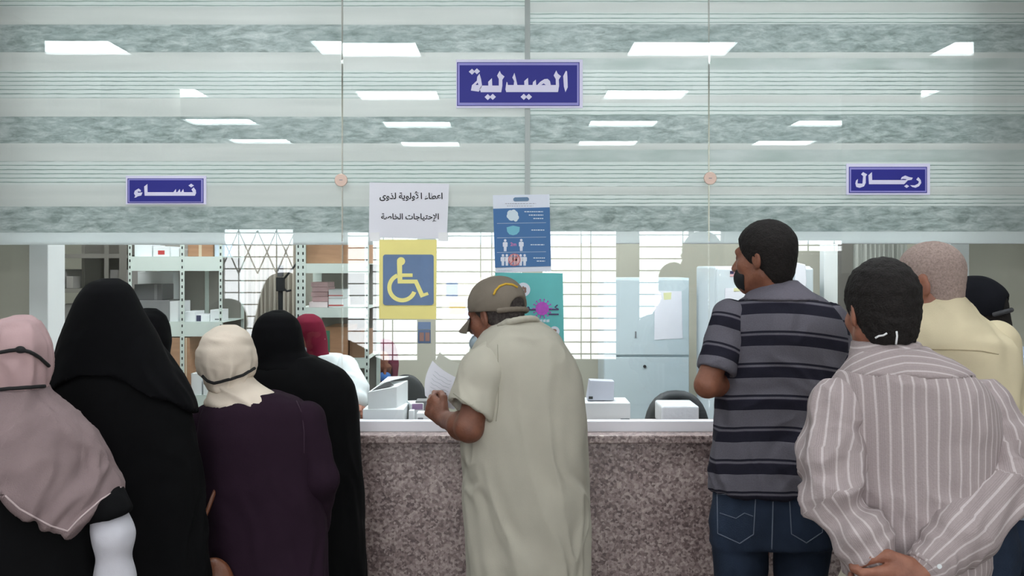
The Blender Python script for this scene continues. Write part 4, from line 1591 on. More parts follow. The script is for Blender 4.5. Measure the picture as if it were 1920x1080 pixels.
# notices hung inside
t = empty('wall_notice', (W(865, 0, 6.95).x, PY - 0.01, zat(640, 6.95)), 'pale printed notice with blue and yellow pictures on the far wall, left of the cap', 'notice')
def wn(mb, x0, y0, x1, y1, e):
    mb.box(W(x0, 0, 7.0).x, W(x1, 0, 7.0).x, PY - e - 0.002, PY - e, zat(y1, 7.0), zat(y0, 7.0))
    return mb
wn(MB(), 828, 520, 925, 612, 0.001).build('sheet', mat('cream_paper', (230, 224, 208), 0.7), t)
wn(wn(MB(), 836, 530, 858, 556, 0.004), 876, 562, 900, 600, 0.004).build('picture', mat('notice_blue', (110, 130, 166), 0.7), t)
wn(MB(), 842, 566, 872, 590, 0.004).build('picture', mat('notice_yellow', (226, 196, 110), 0.7), t)
for lab, xx, yy in (('left', 783, 604), ('right', 884, 606)):
    t = empty('photo_notice', (W(xx + 12, 0, 6.95).x, PY - 0.01, zat(yy + 40, 6.95)), 'small blue notice with two photographs, %s of two on the far wall' % lab, 'notice', 'photo notices on the far wall')
    wn(MB(), xx, yy, xx + 24, yy + 14, 0.001).build('heading', mat('notice_blue', (110, 130, 166), 0.7), t)
    wn(MB(), xx, yy + 15, xx + 24, yy + 40, 0.001).build('sheet', mat('notice_deep', (84, 104, 140), 0.7), t)
    wn(wn(MB(), xx + 3, yy + 20, xx + 11, yy + 36, 0.004), xx + 14, yy + 20, xx + 22, yy + 36, 0.004).build('photograph', mat('notice_skin', (150, 112, 104), 0.7), t)
# ------------------------------------------------------------------ people
def fabric(name, rgb, noise=0.06, nscale=14, bump=0.12, bscale=420, rough=0.92, sheen=0.0):
    return mat(name, rgb, rough, noise=noise, nscale=nscale, bump=bump, bscale=bscale, spec=0.15, sheen=sheen)


def stripe_mat(name, base, segs, period, noise=0.12):
    """stripes along the mesh attribute 's': segs = [(start fraction, colour)]"""
    m, nt, b = nodes_of(name)
    L = nt.links.new
    at = nt.nodes.new('ShaderNodeAttribute')
    at.attribute_name = 's'
    dv = nt.nodes.new('ShaderNodeMath')
    dv.operation = 'DIVIDE'
    dv.inputs[1].default_value = period
    fr = nt.nodes.new('ShaderNodeMath')
    fr.operation = 'FRACT'
    r = nt.nodes.new('ShaderNodeValToRGB')
    r.color_ramp.interpolation = 'CONSTANT'
    e = r.color_ramp.elements
    e[0].position, e[0].color = 0, (*lin(segs[0][1]), 1)
    e[1].position, e[1].color = segs[1][0], (*lin(segs[1][1]), 1)
    for p, c in segs[2:]:
        q = e.new(p)
        q.color = (*lin(c), 1)
    L(at.outputs['Fac'], dv.inputs[0])
    L(dv.outputs[0], fr.inputs[0])
    L(fr.outputs[0], r.inputs[0])
    tc = nt.nodes.new('ShaderNodeTexCoord')
    n = nt.nodes.new('ShaderNodeTexNoise')
    n.inputs['Scale'].default_value = 260
    n.inputs['Detail'].default_value = 2
    L(tc.outputs['Object'], n.inputs['Vector'])
    ml = nt.nodes.new('ShaderNodeMath')
    ml.operation = 'MULTIPLY_ADD'
    ml.inputs[1].default_value = noise * 2
    ml.inputs[2].default_value = 1 - noise
    L(n.outputs['Fac'], ml.inputs[0])
    mx = nt.nodes.new('ShaderNodeMix')
    mx.data_type = 'RGBA'
    mx.blend_type = 'MULTIPLY'
    mx.inputs[0].default_value = 1
    L(r.outputs[0], mx.inputs[6])
    L(ml.outputs[0], mx.inputs[7])
    L(mx.outputs[2], b.inputs['Base Color'])
    bp = nt.nodes.new('ShaderNodeBump')
    bp.inputs['Strength'].default_value = 0.3
    bp.inputs['Distance'].default_value = 0.003
    L(n.outputs['Fac'], bp.inputs['Height'])
    L(bp.outputs[0], b.inputs['Normal'])
    b.inputs['Roughness'].default_value = 0.92
    b.inputs['Specular IOR Level'].default_value = 0.15
    return m


def skin_mat(name, rgb, blot=0.22):
    if name in MATS:
        return MATS[name]
    m, nt, b = nodes_of(name)
    L = nt.links.new
    tc = nt.nodes.new('ShaderNodeTexCoord')
    n = nt.nodes.new('ShaderNodeTexNoise')
    n.inputs['Scale'].default_value = 26
    n.inputs['Detail'].default_value = 6
    L(tc.outputs['Object'], n.inputs['Vector'])
    r = nt.nodes.new('ShaderNodeValToRGB')
    c = lin(rgb)
    r.color_ramp.elements[0].position = 0.3
    r.color_ramp.elements[1].position = 0.72
    r.color_ramp.elements[0].color = (c[0] * (1 - blot), c[1] * (1 - blot * 1.25), c[2] * (1 - blot * 1.3), 1)
    r.color_ramp.elements[1].color = (min(1, c[0] * (1 + blot)), c[1] * (1 + blot), c[2] * (1 + blot), 1)
    L(n.outputs['Fac'], r.inputs[0])
    L(r.outputs[0], b.inputs['Base Color'])
    n2 = nt.nodes.new('ShaderNodeTexNoise')
    n2.inputs['Scale'].default_value = 140
    L(tc.outputs['Object'], n2.inputs['Vector'])
    bp = nt.nodes.new('ShaderNodeBump')
    bp.inputs['Strength'].default_value = 0.35
    bp.inputs['Distance'].default_value = 0.003
    L(n2.outputs['Fac'], bp.inputs['Height'])
    L(bp.outputs[0], b.inputs['Normal'])
    b.inputs['Roughness'].default_value = 0.55
    b.inputs['Subsurface Weight'].default_value = 0.08
    b.inputs['Subsurface Radius'].default_value = (0.01, 0.004, 0.002)
    MATS[name] = m
    return m


M_hairb = mat('black_hair', (30, 26, 25), 0.75, noise=0.4, nscale=160, bump=0.9, bscale=240, spec=0.25)
M_hairg = mat('cropped_grey_hair', (164, 144, 137), 0.8, noise=0.22, nscale=190, bump=0.8, bscale=420, spec=0.2)
M_hairs = mat('dark_grey_hair', (66, 60, 58), 0.8, noise=0.5, nscale=90, bump=0.8, bscale=300, spec=0.2)
M_shoe = mat('dark_shoe', (38, 34, 32), 0.5)
M_strap = mat('black_elastic', (22, 22, 24), 0.8)
M_wstrap = mat('white_elastic', (226, 226, 228), 0.7)


def local(R, c, s=1.0):
    c = np.array(c)

    def f(X, Y, Z):
        x, y, z = X - c[0], Y - c[1], Z - c[2]
        return ((R[0, 0] * x + R[1, 0] * y + R[2, 0] * z) / s, (R[0, 1] * x + R[1, 1] * y + R[2, 1] * z) / s, (R[0, 2] * x + R[1, 2] * y + R[2, 2] * z) / s)
    return f


def hair_obj(P, hc, look, s, m, grow=0.012, amp=0.002, zmin=-0.085, vox=0.0045, name='hair', shift=0.0):
    R = rot(*look)
    S = SDF()
    c = np.array(hc)
    S.ell(c + R @ (np.array((0, -0.016, 0.045)) * s), (np.array((0.074, 0.094, 0.082)) + grow) * s, R, 0.02)
    S.ell(c + R @ (np.array((0, -0.04, -0.025)) * s), (np.array((0.061, 0.06, 0.07)) + grow * 0.8) * s, R, 0.03)
    lf = local(R, hc, s)
    zs = np.array([-0.12, -0.07, -0.04, -0.022, -0.01, 0.02, 0.05, 0.1, 0.16])
    ys = np.array([-0.07, -0.05, -0.03, -0.004, 0.022, 0.045, 0.062, 0.088, 0.12]) + shift

    def cut(X, Y, Z):
        x, y, z = lf(X, Y, Z)
        return np.maximum((y - np.interp(z, zs, ys)) * 0.8, zmin - z) * s
    S.cut(cut)
    return sdf_obj(name, S, m, P, vox, lambda p, n: amp * 2 * smoothnoise(p, (90, 90, 90), 3), it=2)


def wrap(P, N, amp, scale, seed=0):
    return amp * ridged(P, scale, seed)


def garment(name, P, d, rows, m, vox=0.007, disp=None, attr=None, cut=None, extra=None, dy=0.0, n=2.3, it=2, win=0.03):
    S = SDF()
    S.loft(secs(d, rows, dy), n=n, win=win)
    if extra:
        extra(S)
    if cut is not None:
        S.cut(cut)
    return sdf_obj(name, S, m, P, vox, disp, attr, it)


def plane_cut(p, nrm):
    p, nrm = Vector(p), Vector(nrm).normalized()
    return lambda X, Y, Z: (X - p.x) * nrm.x + (Y - p.y) * nrm.y + (Z - p.z) * nrm.z


def arm_s(pts, r=0.055):
    pts = [np.array(p, float) for p in pts]

    def f(P):
        best = np.full(len(P), 9e9)
        out = np.zeros(len(P))
        for a, b in zip(pts[:-1], pts[1:]):
            ax = b - a
            L = np.linalg.norm(ax)
            ax = ax / L
            t = np.clip((P - a) @ ax, 0, L)
            q = P - a - t[:, None] * ax
            dd = np.linalg.norm(q, axis=1)
            u = np.array((0, -1.0, 0)) - ax * (-ax[1])
            u /= np.linalg.norm(u)
            v = np.cross(ax, u)
            s = np.arctan2(q @ v, q @ u) * r
            mk = dd < best
            out[mk] = s[mk]
            best = np.minimum(best, dd)
        return out
    return f


def vfold(amp, z0, span, sx=16, sz=1.6, seed=0, top=0.15):
    """hanging folds that deepen downwards"""
    def f(P, N):
        w = np.clip((z0 - P[:, 2]) / span, top, 1)
        return 1.7 * amp * w * ridged(P, (sx, sx, sz), seed) + 0.002 * smoothnoise(P, (30, 30, 12), seed + 3)
    return f


def person(x, y, label, group=None):
    return empty('person', (x, y, 0), label, 'person', group)


SK1 = skin_mat('warm_brown_skin', (134, 86, 66))
SK2 = skin_mat('tan_skin', (146, 97, 78))
SK3 = skin_mat('dark_brown_skin', (124, 80, 62))

# ---- man in the galabeya and cap at the counter --------------------------------------------------
d = 3.3
p0 = W(965, 500, d)
P = person(p0.x, p0.y, 'person in a pale grey-green robe and grey cap reading a paper')
M_gal = fabric('galabeya_cloth', (182, 177, 163), 0.05, 8, 0.12, 300)
hd = W(930, 597, 3.37)
look = (0.9, 0.2, 0.05)
hs = 0.97
shL, elL, wrL = W(916, 682, 3.25), W(880, 803, 3.17), W(834, 786, 3.41)
J = dict(head=hd, look=look, neck=W(966, 630, 3.325), pelvis=(W(985, 0, d).x, p0.y - 0.02, 0.9),
         sh=(shL, W(1048, 694, 3.38)), el=(elL, W(1066, 800, 3.46)), wr=(wrL, W(1015, 800, 3.55)))
hdl = dict(f=(-0.55, 0.5, 0.42), n=(0.62, 0.6, -0.1), side=-1, curl=(0.75, 1.0, 0.6), s=1.02, thumb_in=0.75)
hdr = dict(f=(-0.6, 0.3, 0.1), n=(0, 0.2, -1), side=1, curl=(0.3, 0.3, 0.2))
body_obj(P, J, SK3, 0.0045, True, hs, 1.15, [hdl, hdr])
rows = [(600, 946, 1000, .05, .02), (610, 926, 1020, .072, .015), (630, 903, 1046, .1, .01), (650, 889, 1062, .115), (675, 879, 1078, .128), (705, 873, 1089, .138), (740, 871, 1095, .146), (800, 867, 1100, .155), (860, 866, 1101, .16),
        (950, 873, 1101, .16), (1080, 881, 1103, .165)]
gal_seed = 11


def gal_disp(p, n):
    w = np.clip((1.42 - p[:, 2]) / 0.7, 0.12, 1)
    q = p.copy()
    q[:, 0] = q[:, 0] + 0.28 * (q[:, 2] - 1.0) * np.clip(1.5 - q[:, 2], 0, 1)
    return 0.024 * w * ridged(q, (13, 13, 1.1), gal_seed) + 0.012 * ridged(p, (8, 8, 7), 4) * np.clip((p[:, 2] - 0.9) * 2, 0, 1) + 0.0025 * smoothnoise(p, (28, 28, 14), 2)


robe = garment('galabeya', P, d, floor_rows(d, rows, 1.1), M_gal, 0.007, gal_disp)
# left sleeve, hollow at its hem
ax = (elL - shL).normalized()
hem = W(882, 764, 3.19)
S = SDF()
S.cap(W(924, 676, 3.27), W(906, 705, 3.23), 0.072, 0.076, 0.03)
S.cap(W(906, 705, 3.23), hem + ax * 0.06, 0.077, 0.076, 0.03)
S.cut(plane_cut(hem + ax * 0.012, (ax + Vector((-0.22, 0.0, 0.1)))))
S.cap(hem - ax * 0.07, hem + ax * 0.12, 0.058, 0.074, 0.004, True)
sl = sdf_obj('sleeve', S, M_gal, P, 0.005, lambda p, n: 0.011 * ridged(p, (12, 12, 5), 8), it=2)
S = SDF()
S.cap(W(1048, 690, 3.38), W(1066, 790, 3.46), 0.06, 0.058, 0.03)
sdf_obj('sleeve', S, M_gal, P, 0.008, lambda p, n: 0.005 * ridged(p, (12, 12, 5), 9))
seam('stitching', robe, [(933, 646), (934, 680), (935, 720), (934, 760), (930, 790)], 0.0012, mat('galabeya_seam', (150, 146, 130), 0.9), P)
seam('stitching', sl, [(850, 738), (872, 754), (896, 772), (916, 788)], 0.0011, mat('galabeya_seam', (150, 146, 130), 0.9), P)
S = SDF()
cr = W(970, 614, 3.295)
pts = ring(22, (cr.x, cr.y + 0.012, cr.z + 0.006), 0.064, 0.06, (0.2, -0.35))
for i in range(22):
    S.cap(pts[i], pts[(i + 1) % 22], 0.0095, k=0.008)
sdf_obj('collar', S, M_gal, P, 0.004, it=2)
hair_obj(P, hd, look, hs, M_hairs, 0.006, 0.0015, zmin=-0.075, shift=-0.012)
# cap
R = rot(*look)
lf = local(R, hd, hs)
M_cap = fabric('cap_cloth', (122, 113, 102), 0.08, 12, 0.12, 260)


def cap_sdf(grow=0.017):
    S = SDF()
    c = np.array(hd)
    S.ell(c + R @ (np.array((0, -0.012, 0.05)) * hs), (np.array((0.074, 0.094, 0.08)) + grow) * hs, R, 0.02)
    S.cut(lambda X, Y, Z: (0.022 + 0.14 * lf(X, Y, Z)[1] - lf(X, Y, Z)[2]) * hs)
    S.ell(c + R @ (np.array((0, -0.125, 0.012)) * hs), np.array((0.05, 0.05, 0.044)) * hs, R, 0.004, True)
    return S


capo = sdf_obj('cap', cap_sdf(), M_cap, P, 0.004, lambda p, n: 0.0025 * ridged(p, (16, 16, 16), 5), it=2)


def visor(parent, R, c, s, m, droop=0.3, length=0.075, z0=0.026, y0=0.088):
    nu, nv = 17, 8
    vs = []
    for k in (0, 1):
        for j in range(nv):
            for i in range(nu):
                u, v = -1 + 2 * i / (nu - 1), j / (nv - 1)
                x = 0.078 * u * (1 - 0.12 * v)
                y = y0 * math.sqrt(max(0, 1 - 0.62 * u * u)) + v * length * math.sqrt(max(0.0, 1 - 0.85 * u * u))
                z = z0 - droop * v * length - 0.022 * u * u - k * 0.004
                vs.append(Vector(c) + Vector(R @ (np.array((x, y, z)) * s)))
    fs = []
    n = nu * nv
    for j in range(nv - 1):
        for i in range(nu - 1):
            a = j * nu + i
            fs += [(a, a + 1, a + nu + 1, a + nu), (n + a, n + a + nu, n + a + nu + 1, n + a + 1)]
    e = list(range(nu)) + [nu - 1 + j * nu for j in range(1, nv)] + [n - 1 - i for i in range(1, nu)] + [n - nu - j * nu for j in range(1, nv - 1)]
    for q in range(len(e)):
        a, b = e[q], e[(q + 1) % len(e)]
        fs.append((b, a, n + a, n + b))
    return MB().add(vs, fs).build('visor', m, parent, smooth=True)


visor(capo, R, hd, hs, M_cap, 0.55)
S = SDF()
for k in range(8):
    a0, a1 = math.radians(-52 + 13 * k), math.radians(-39 + 13 * k)
    q = [np.array(hd) + R @ (np.array((0.093 * math.sin(a), -0.012 - 0.104 * math.cos(a), 0.013)) * hs) for a in (a0, a1)]
    S.cap(q[0], q[1], 0.0085, k=0.003)
sdf_obj('cap_strap', S, M_cap, capo, 0.003, it=1)
seam('embroidery', capo, [(926, 553), (929, 545), (937, 537), (948, 533), (960, 534), (970, 539)], 0.0042, mat('yellow_thread', (200, 160, 50), 0.8), capo, 0.001)
# mask under the chin
S = SDF()
S.ell(np.array(hd) + R @ (np.array((0, 0.055, -0.075)) * hs), np.array((0.058, 0.066, 0.04)) * hs, R)
S.cut(lambda X, Y, Z: (0.05 - lf(X, Y, Z)[1]) * hs)
sdf_obj('face_mask', S, mat('pale_blue_mask', (170, 186, 196), 0.8), P, 0.004, it=2)

# the paper he reads
t = empty('prescription_paper', (W(826, 0, 3.52).x, CY + 3.52, W(0, 745, 3.52).z), 'curled white paper held up in the hand of the man with the cap', 'paper')
tl, tr, br, bl = W(811, 676, 3.56), W(868, 713, 3.48), W(852, 768, 3.49), W(797, 742, 3.55)
vs = []
n = 12
for k in (0, 1):
    for j in range(n + 1):
        for i in range(n + 1):
            u, v = i / n, j / n
            q = (tl * (1 - u) + tr * u) * (1 - v) + (bl * (1 - u) + br * u) * v
            q = q + Vector((-0.008, 0.012, -0.006)) * math.sin(math.pi * u) + Vector((-0.012, 0, 0)) * math.sin(math.pi * v) * (1 - u)
            vs.append(q + Vector((0, 0.0006 * k, 0)))
fs = []
N1 = (n + 1) ** 2
for j in range(n):
    for i in range(n):
        a = j * (n + 1) + i
        fs += [(a, a + n + 1, a + n + 2, a + 1), (N1 + a, N1 + a + 1, N1 + a + n + 2, N1 + a + n + 1)]
MB().add(vs, fs).build('sheet', M_paper, t, smooth=True)
b = MB()
for j in range(6):
    v = 0.18 + 0.11 * j
    ln = []
    for i in range(7):
        u = 0.2 + 0.09 * i
        q = (tl * (1 - u) + tr * u) * (1 - v) + (bl * (1 - u) + br * u) * v
        q = q + Vector((-0.008, 0.012, -0.006)) * math.sin(math.pi * u) + Vector((-0.012, 0, 0)) * math.sin(math.pi * v) * (1 - u)
        ln.append(q + Vector((0, -0.001, 0.002 * math.sin(i * 2.2 + j))))
    b.tube(ln, 0.0006, 4)
b.build('handwriting', mat('faint_grey_ink', (176, 180, 188), 0.8), t)

# ---- man in the striped polo ---------------------------------------------------------------------
d = 3.2
p0 = W(1452, 500, d)
P = person(p0.x, p0.y, 'person in a grey polo shirt with navy stripes and jeans, arms folded, looking left')
hd = W(1432, 487, 3.2)
look = (0.85, 0.04, 0.0)
hs = 0.93
shL, elL = W(1366, 602, 3.2), W(1326, 722, 3.14)
shR, elR = W(1554, 610, 3.2), W(1584, 735, 3.14)
J = dict(head=hd, look=look, neck=W(1462, 556, 3.19), pelvis=(p0.x - 0.005, p0.y, 0.93), sh=(shL, shR), el=(elL, elR), wr=(W(1436, 716, 3.40), W(1420, 740, 3.34)))
hdl = dict(f=(0.9, 0.35, 0.1), n=(0, -0.3, -1), side=-1, curl=(0.6, 0.7, 0.4))
hdr = dict(f=(-1, -0.12, 0.03), n=(0.1, -1, 0.05), side=1, curl=(0.55, 0.75, 0.5), thumb_in=0.3)
body_obj(P, J, SK1, 0.0045, True, hs, 1.02, [hdl, hdr])
hair_obj(P, hd, look, hs, M_hairb, 0.0125, 0.002)
R = rot(*look)
lf = local(R, hd, hs)
# cropped beard and black mask under the nose
S = SDF()
S.ell(np.array(hd) + R @ (np.array((0, 0.03, -0.066)) * hs), np.array((0.062, 0.077, 0.058)) * hs, R)
S.ell(np.array(hd) + R @ (np.array((0, 0.078, -0.058)) * hs), np.array((0.032, 0.03, 0.036)) * hs, R, 0.02)
S.cut(lambda X, Y, Z: (0.046 - lf(X, Y, Z)[1] + 0.12 * np.abs(lf(X, Y, Z)[2] + 0.05)) * hs)
mk = sdf_obj('face_mask', S, mat('black_mask', (22, 22, 26), 0.85), P, 0.004, it=2)
S = SDF()
S.ell(np.array(hd) + R @ (np.array((0, 0.008, -0.05)) * hs), np.array((0.063, 0.072, 0.062)) * hs, R)
S.cut(lambda X, Y, Z: np.maximum(lf(X, Y, Z)[1] - 0.06, np.maximum(lf(X, Y, Z)[2] + 0.012, 0.006 - lf(X, Y, Z)[1])) * hs)
sdf_obj('beard', S, mat('cropped_beard', (62, 46, 40), 0.85, noise=0.3, nscale=120, bump=0.6, bscale=300), P, 0.004, lambda p, n: 0.001 * smoothnoise(p, (120, 120, 120)), it=1)
G0, G1_, NV, NV2 = (100, 97, 106), (108, 104, 114), (36, 35, 46), (50, 48, 62)
M_polo = stripe_mat('striped_polo_cloth', G0, [(0.0, NV), (0.31, NV2), (0.335, G0), (0.40, NV), (0.47, G0)], 0.0985, 0.16)
rows = [(543, 1425, 1505, .06), (553, 1406, 1528, .08), (568, 1378, 1551, .1), (590, 1352, 1574, .115), (615, 1340, 1583, .125), (650, 1341, 1585, .13), (700, 1345, 1581, .13), (760, 1343, 1572, .13), (830, 1336, 1566, .135),
        (880, 1332, 1563, .135), (917, 1331, 1562, .135)]
zt0 = W(0, 588, 3.08).z


def polo_s(p):
    x = p[:, 0] - W(1462, 0, 3.1).x
    return p[:, 2] - zt0 + 0.55 * x * x + 0.004 * smoothnoise(p, (7, 7, 7), 3)


def polo_disp(p, n):
    return 0.013 * ridged(p, (8, 8, 7), 21) + 0.016 * ridged(p + np.array((0.3, 0, 0)) * p[:, 2:3], (12, 12, 2.2), 22) * np.clip((1.35 - p[:, 2]) * 3, 0.1, 1)


sh = garment('polo_shirt', P, d, rows, M_polo, 0.006, polo_disp, polo_s)
for side, a, c, sd in ((0, shL + Vector((0.006, 0, 0.004)), elL + Vector((0.02, 0, 0.012)), 1), (1, shR, elR + Vector((-0.02, 0, 0.012)), 2)):
    ax = (c - a).normalized()
    hem = a + (c - a) * 0.84
    S = SDF()
    S.cap(a - ax * 0.01, hem + ax * 0.05, 0.062, 0.06, 0.02)
    S.cut(plane_cut(hem, ax))
    S.cap(hem - ax * 0.03, hem + ax * 0.1, 0.046, 0.056, 0.003, True)
    a0, ax0 = np.array(a), np.array(ax)
    sdf_obj('sleeve', S, M_polo, P, 0.005, lambda p, n, q=sd: 0.009 * ridged(p, (12, 12, 8), 30 + q), lambda p, a0=a0, ax0=ax0: -((p - a0) @ ax0) + 0.045, it=2)
S = SDF()
S.loft(secs(3.19, [(526, 1428, 1496, .062, .006), (535, 1418, 1507, .07, .002), (551, 1399, 1528, .09), (562, 1391, 1540, .1)]), n=2.1, win=0.012)
cr = W(1462, 525, 3.19)
S.ell((cr.x, cr.y + 0.01, cr.z + 0.012), (0.056, 0.056, 0.022), sub=True, k=0.006)
col = sdf_obj('collar', S, stripe_mat('polo_collar_cloth', G1_, [(0, G1_), (0.5, G1_)], 1.0, 0.14), P, 0.004, lambda p, n: 0.003 * ridged(p, (14, 14, 10), 5), it=2)
seam('collar_edge_shade', sh, [(1396, 563), (1424, 561), (1462, 560), (1500, 561), (1534, 564)], 0.0018, mat('collar_shade', (70, 68, 76), 0.9), P)  # dark line laid on the shirt as painted shade under the collar
# jeans
M_jean = mat('blue_denim', (36, 46, 63), 0.85, noise=0.45, nscale=7, bump=0.5, bscale=380, stretch=(1, 1, 0.6), spec=0.2)
M_jst = mat('denim_stitch', (104, 112, 128), 0.8)


def jeans(P, d, rows, legs, m, name='jeans', foot=True, seed=0, vox=0.007):
    S = SDF()
    S.loft(secs(d, rows))
    for x in legs:
        a = W(x, rows[-1][0] - 30, d)
        y = CY + d
        S.cap((a.x, y, a.z), (a.x * 0.98 + W((legs[0] + legs[1]) / 2, 0, d).x * 0.02, y + 0.02, 0.48), 0.094, 0.072, 0.03)
        S.cap((a.x, y + 0.02, 0.48), (a.x, y - 0.01, 0.07), 0.072, 0.062, 0.02)
    o = sdf_obj(name, S, m, P, vox, lambda p, n: 0.006 * ridged(p, (9, 9, 9), 40 + seed) + 0.004 * ridged(p, (14, 14, 5), 41 + seed), it=2)
    if foot:
        for x in legs:
            a = W(x, 0, d)
            S = SDF()
            S.cap((a.x, CY + d - 0.05, 0.045), (a.x, CY + d + 0.15, 0.035), 0.045, 0.036, 0.02)
            S.cut(lambda X, Y, Z: 0.002 - Z)
            sdf_obj('shoe', S, M_shoe, P, 0.008)
    return o


jn = jeans(P, d, [(893, 1345, 1550, .112), (930, 1337, 1556, .12), (975, 1335, 1558, .125), (1015, 1336, 1557, .12)], (1389, 1504), M_jean)
for pk in ([(1345, 926), (1417, 931), (1413, 1002), (1387, 1019), (1346, 1000), (1345, 926)], [(1480, 931), (1540, 927), (1542, 998), (1512, 1018), (1484, 1001), (1480, 931)]):
    seam('pocket_stitching', jn, pk, 0.0018, M_jst, P)
seam('pocket_stitching', jn, [(1350, 962), (1380, 972), (1396, 962), (1412, 968)], 0.0014, M_jst, P)
seam('centre_seam', jn, [(1450, 925), (1449, 960), (1448, 1000), (1447, 1030)], 0.002, M_jst, P)
q = on_surface(bvh_of(jn), [(1358, 923), (1378, 925), (1396, 927)], 0.004)
if len(q) == 3:
    b = MB()
    for i in range(2):
        a, c = q[i], q[i + 1]
        b.add([a, c, c + Vector((0, 0.002, 0.016)), a + Vector((0, 0.002, 0.02)), a + Vector((0, 0.003, 0)), c + Vector((0, 0.003, 0)), c + Vector((0, 0.005, 0.016)), a + Vector((0, 0.005, 0.02))],
              [(0, 1, 2, 3), (4, 7, 6, 5), (0, 4, 5, 1), (3, 2, 6, 7), (0, 3, 7, 4), (1, 5, 6, 2)])
    meta(b.build('folded_paper', M_paper), 'folded white paper sticking out of the left back pocket of the jeans', 'paper')

# ---- man in the pin-striped shirt ------------------------------------------------------------------
d = 2.25
p0 = W(1700, 500, d)
P = person(p0.x, p0.y, 'person in a mauve-grey pin-striped shirt, hands clasped behind the back')
hd = W(1651, 588, 2.28)
look = (0.12, 0.1, 0.0)
hs = 0.91
S_ = 0.0
shL, elL, wrL = W(1562, 770, 2.24), W(1561, 932, 2.17), W(1672, 1096, 2.09)
shR, elR, wrR = W(1848, 770, 2.24), W(1884, 912, 2.17), W(1726, 1072, 2.065)
J = dict(head=hd, look=look, neck=W(1676, 690, 2.26), pelvis=(p0.x, p0.y, 0.86), sh=(shL, shR), el=(elL, elR), wr=(wrL, wrR))
hdl = dict(f=(0.45, 0.12, -0.85), n=(0.1, -1, 0), side=1, curl=(0.35, 0.4, 0.3))
hdr = dict(f=(-0.93, -0.12, -0.3), n=(-0.1, 1, 0.1), side=-1, curl=(0.5, 0.8, 0.6), s=1.04, thumb_in=0.6)
body_obj(P, J, SK2, 0.0045, True, hs, 0.98, [hdl, hdr])
hair_obj(P, hd, look, hs, M_hairb, 0.0135, 0.0035, zmin=-0.08)
B0, B1, B2 = (166, 153, 153), (197, 186, 187), (154, 141, 142)
pin = [(0.0, B0), (0.30, B1), (0.47, B0), (0.62, B2), (0.66, B0), (0.76, B2), (0.80, B0), (0.9, B2), (0.94, B0)]
M_pin = stripe_mat('pin_striped_cloth', B0, pin, 0.0226, 0.1)
rows = [(652, 1618, 1730, .06), (662, 1602, 1752, .076), (680, 1586, 1788, .092), (700, 1567, 1820, .106), (725, 1549, 1846, .118), (760, 1536, 1865, .126), (800, 1534, 1868, .13), (850, 1543, 1866, .132), (900, 1556, 1862, .132),
        (950, 1566, 1856, .13), (1000, 1572, 1850, .13), (1075, 1576, 1846, .128)]
xc = W(1700, 0, 2.15).x


def yk(x):
    return W(0, 704, 2.14).z - 0.25 * (x - xc) ** 2


def pin_s(p):
    x = p[:, 0] - xc
    sp = 1 + 0.2 * np.clip((1.25 - p[:, 2]) * 1.6, -0.2, 1)
    g = 0.012 * smoothnoise(p, (5, 5, 3), 50) * np.clip((1.2 - p[:, 2]) * 3, 0.1, 1.2)
    return 0.2 * np.arcsin(np.clip(x / 0.215, -0.98, 0.98)) * 1.04 * sp + g


def pin_disp(p, n):
    lo = np.clip((1.12 - p[:, 2]) * 3.2, 0, 1)
    return 0.011 * ridged(p, (7, 7, 5), 51) + 0.024 * lo * ridged(p + np.array((0.4, 0, 0)) * p[:, 2:3], (13, 13, 4.5), 52) + 0.007 * ridged(p, (16, 16, 6), 53)


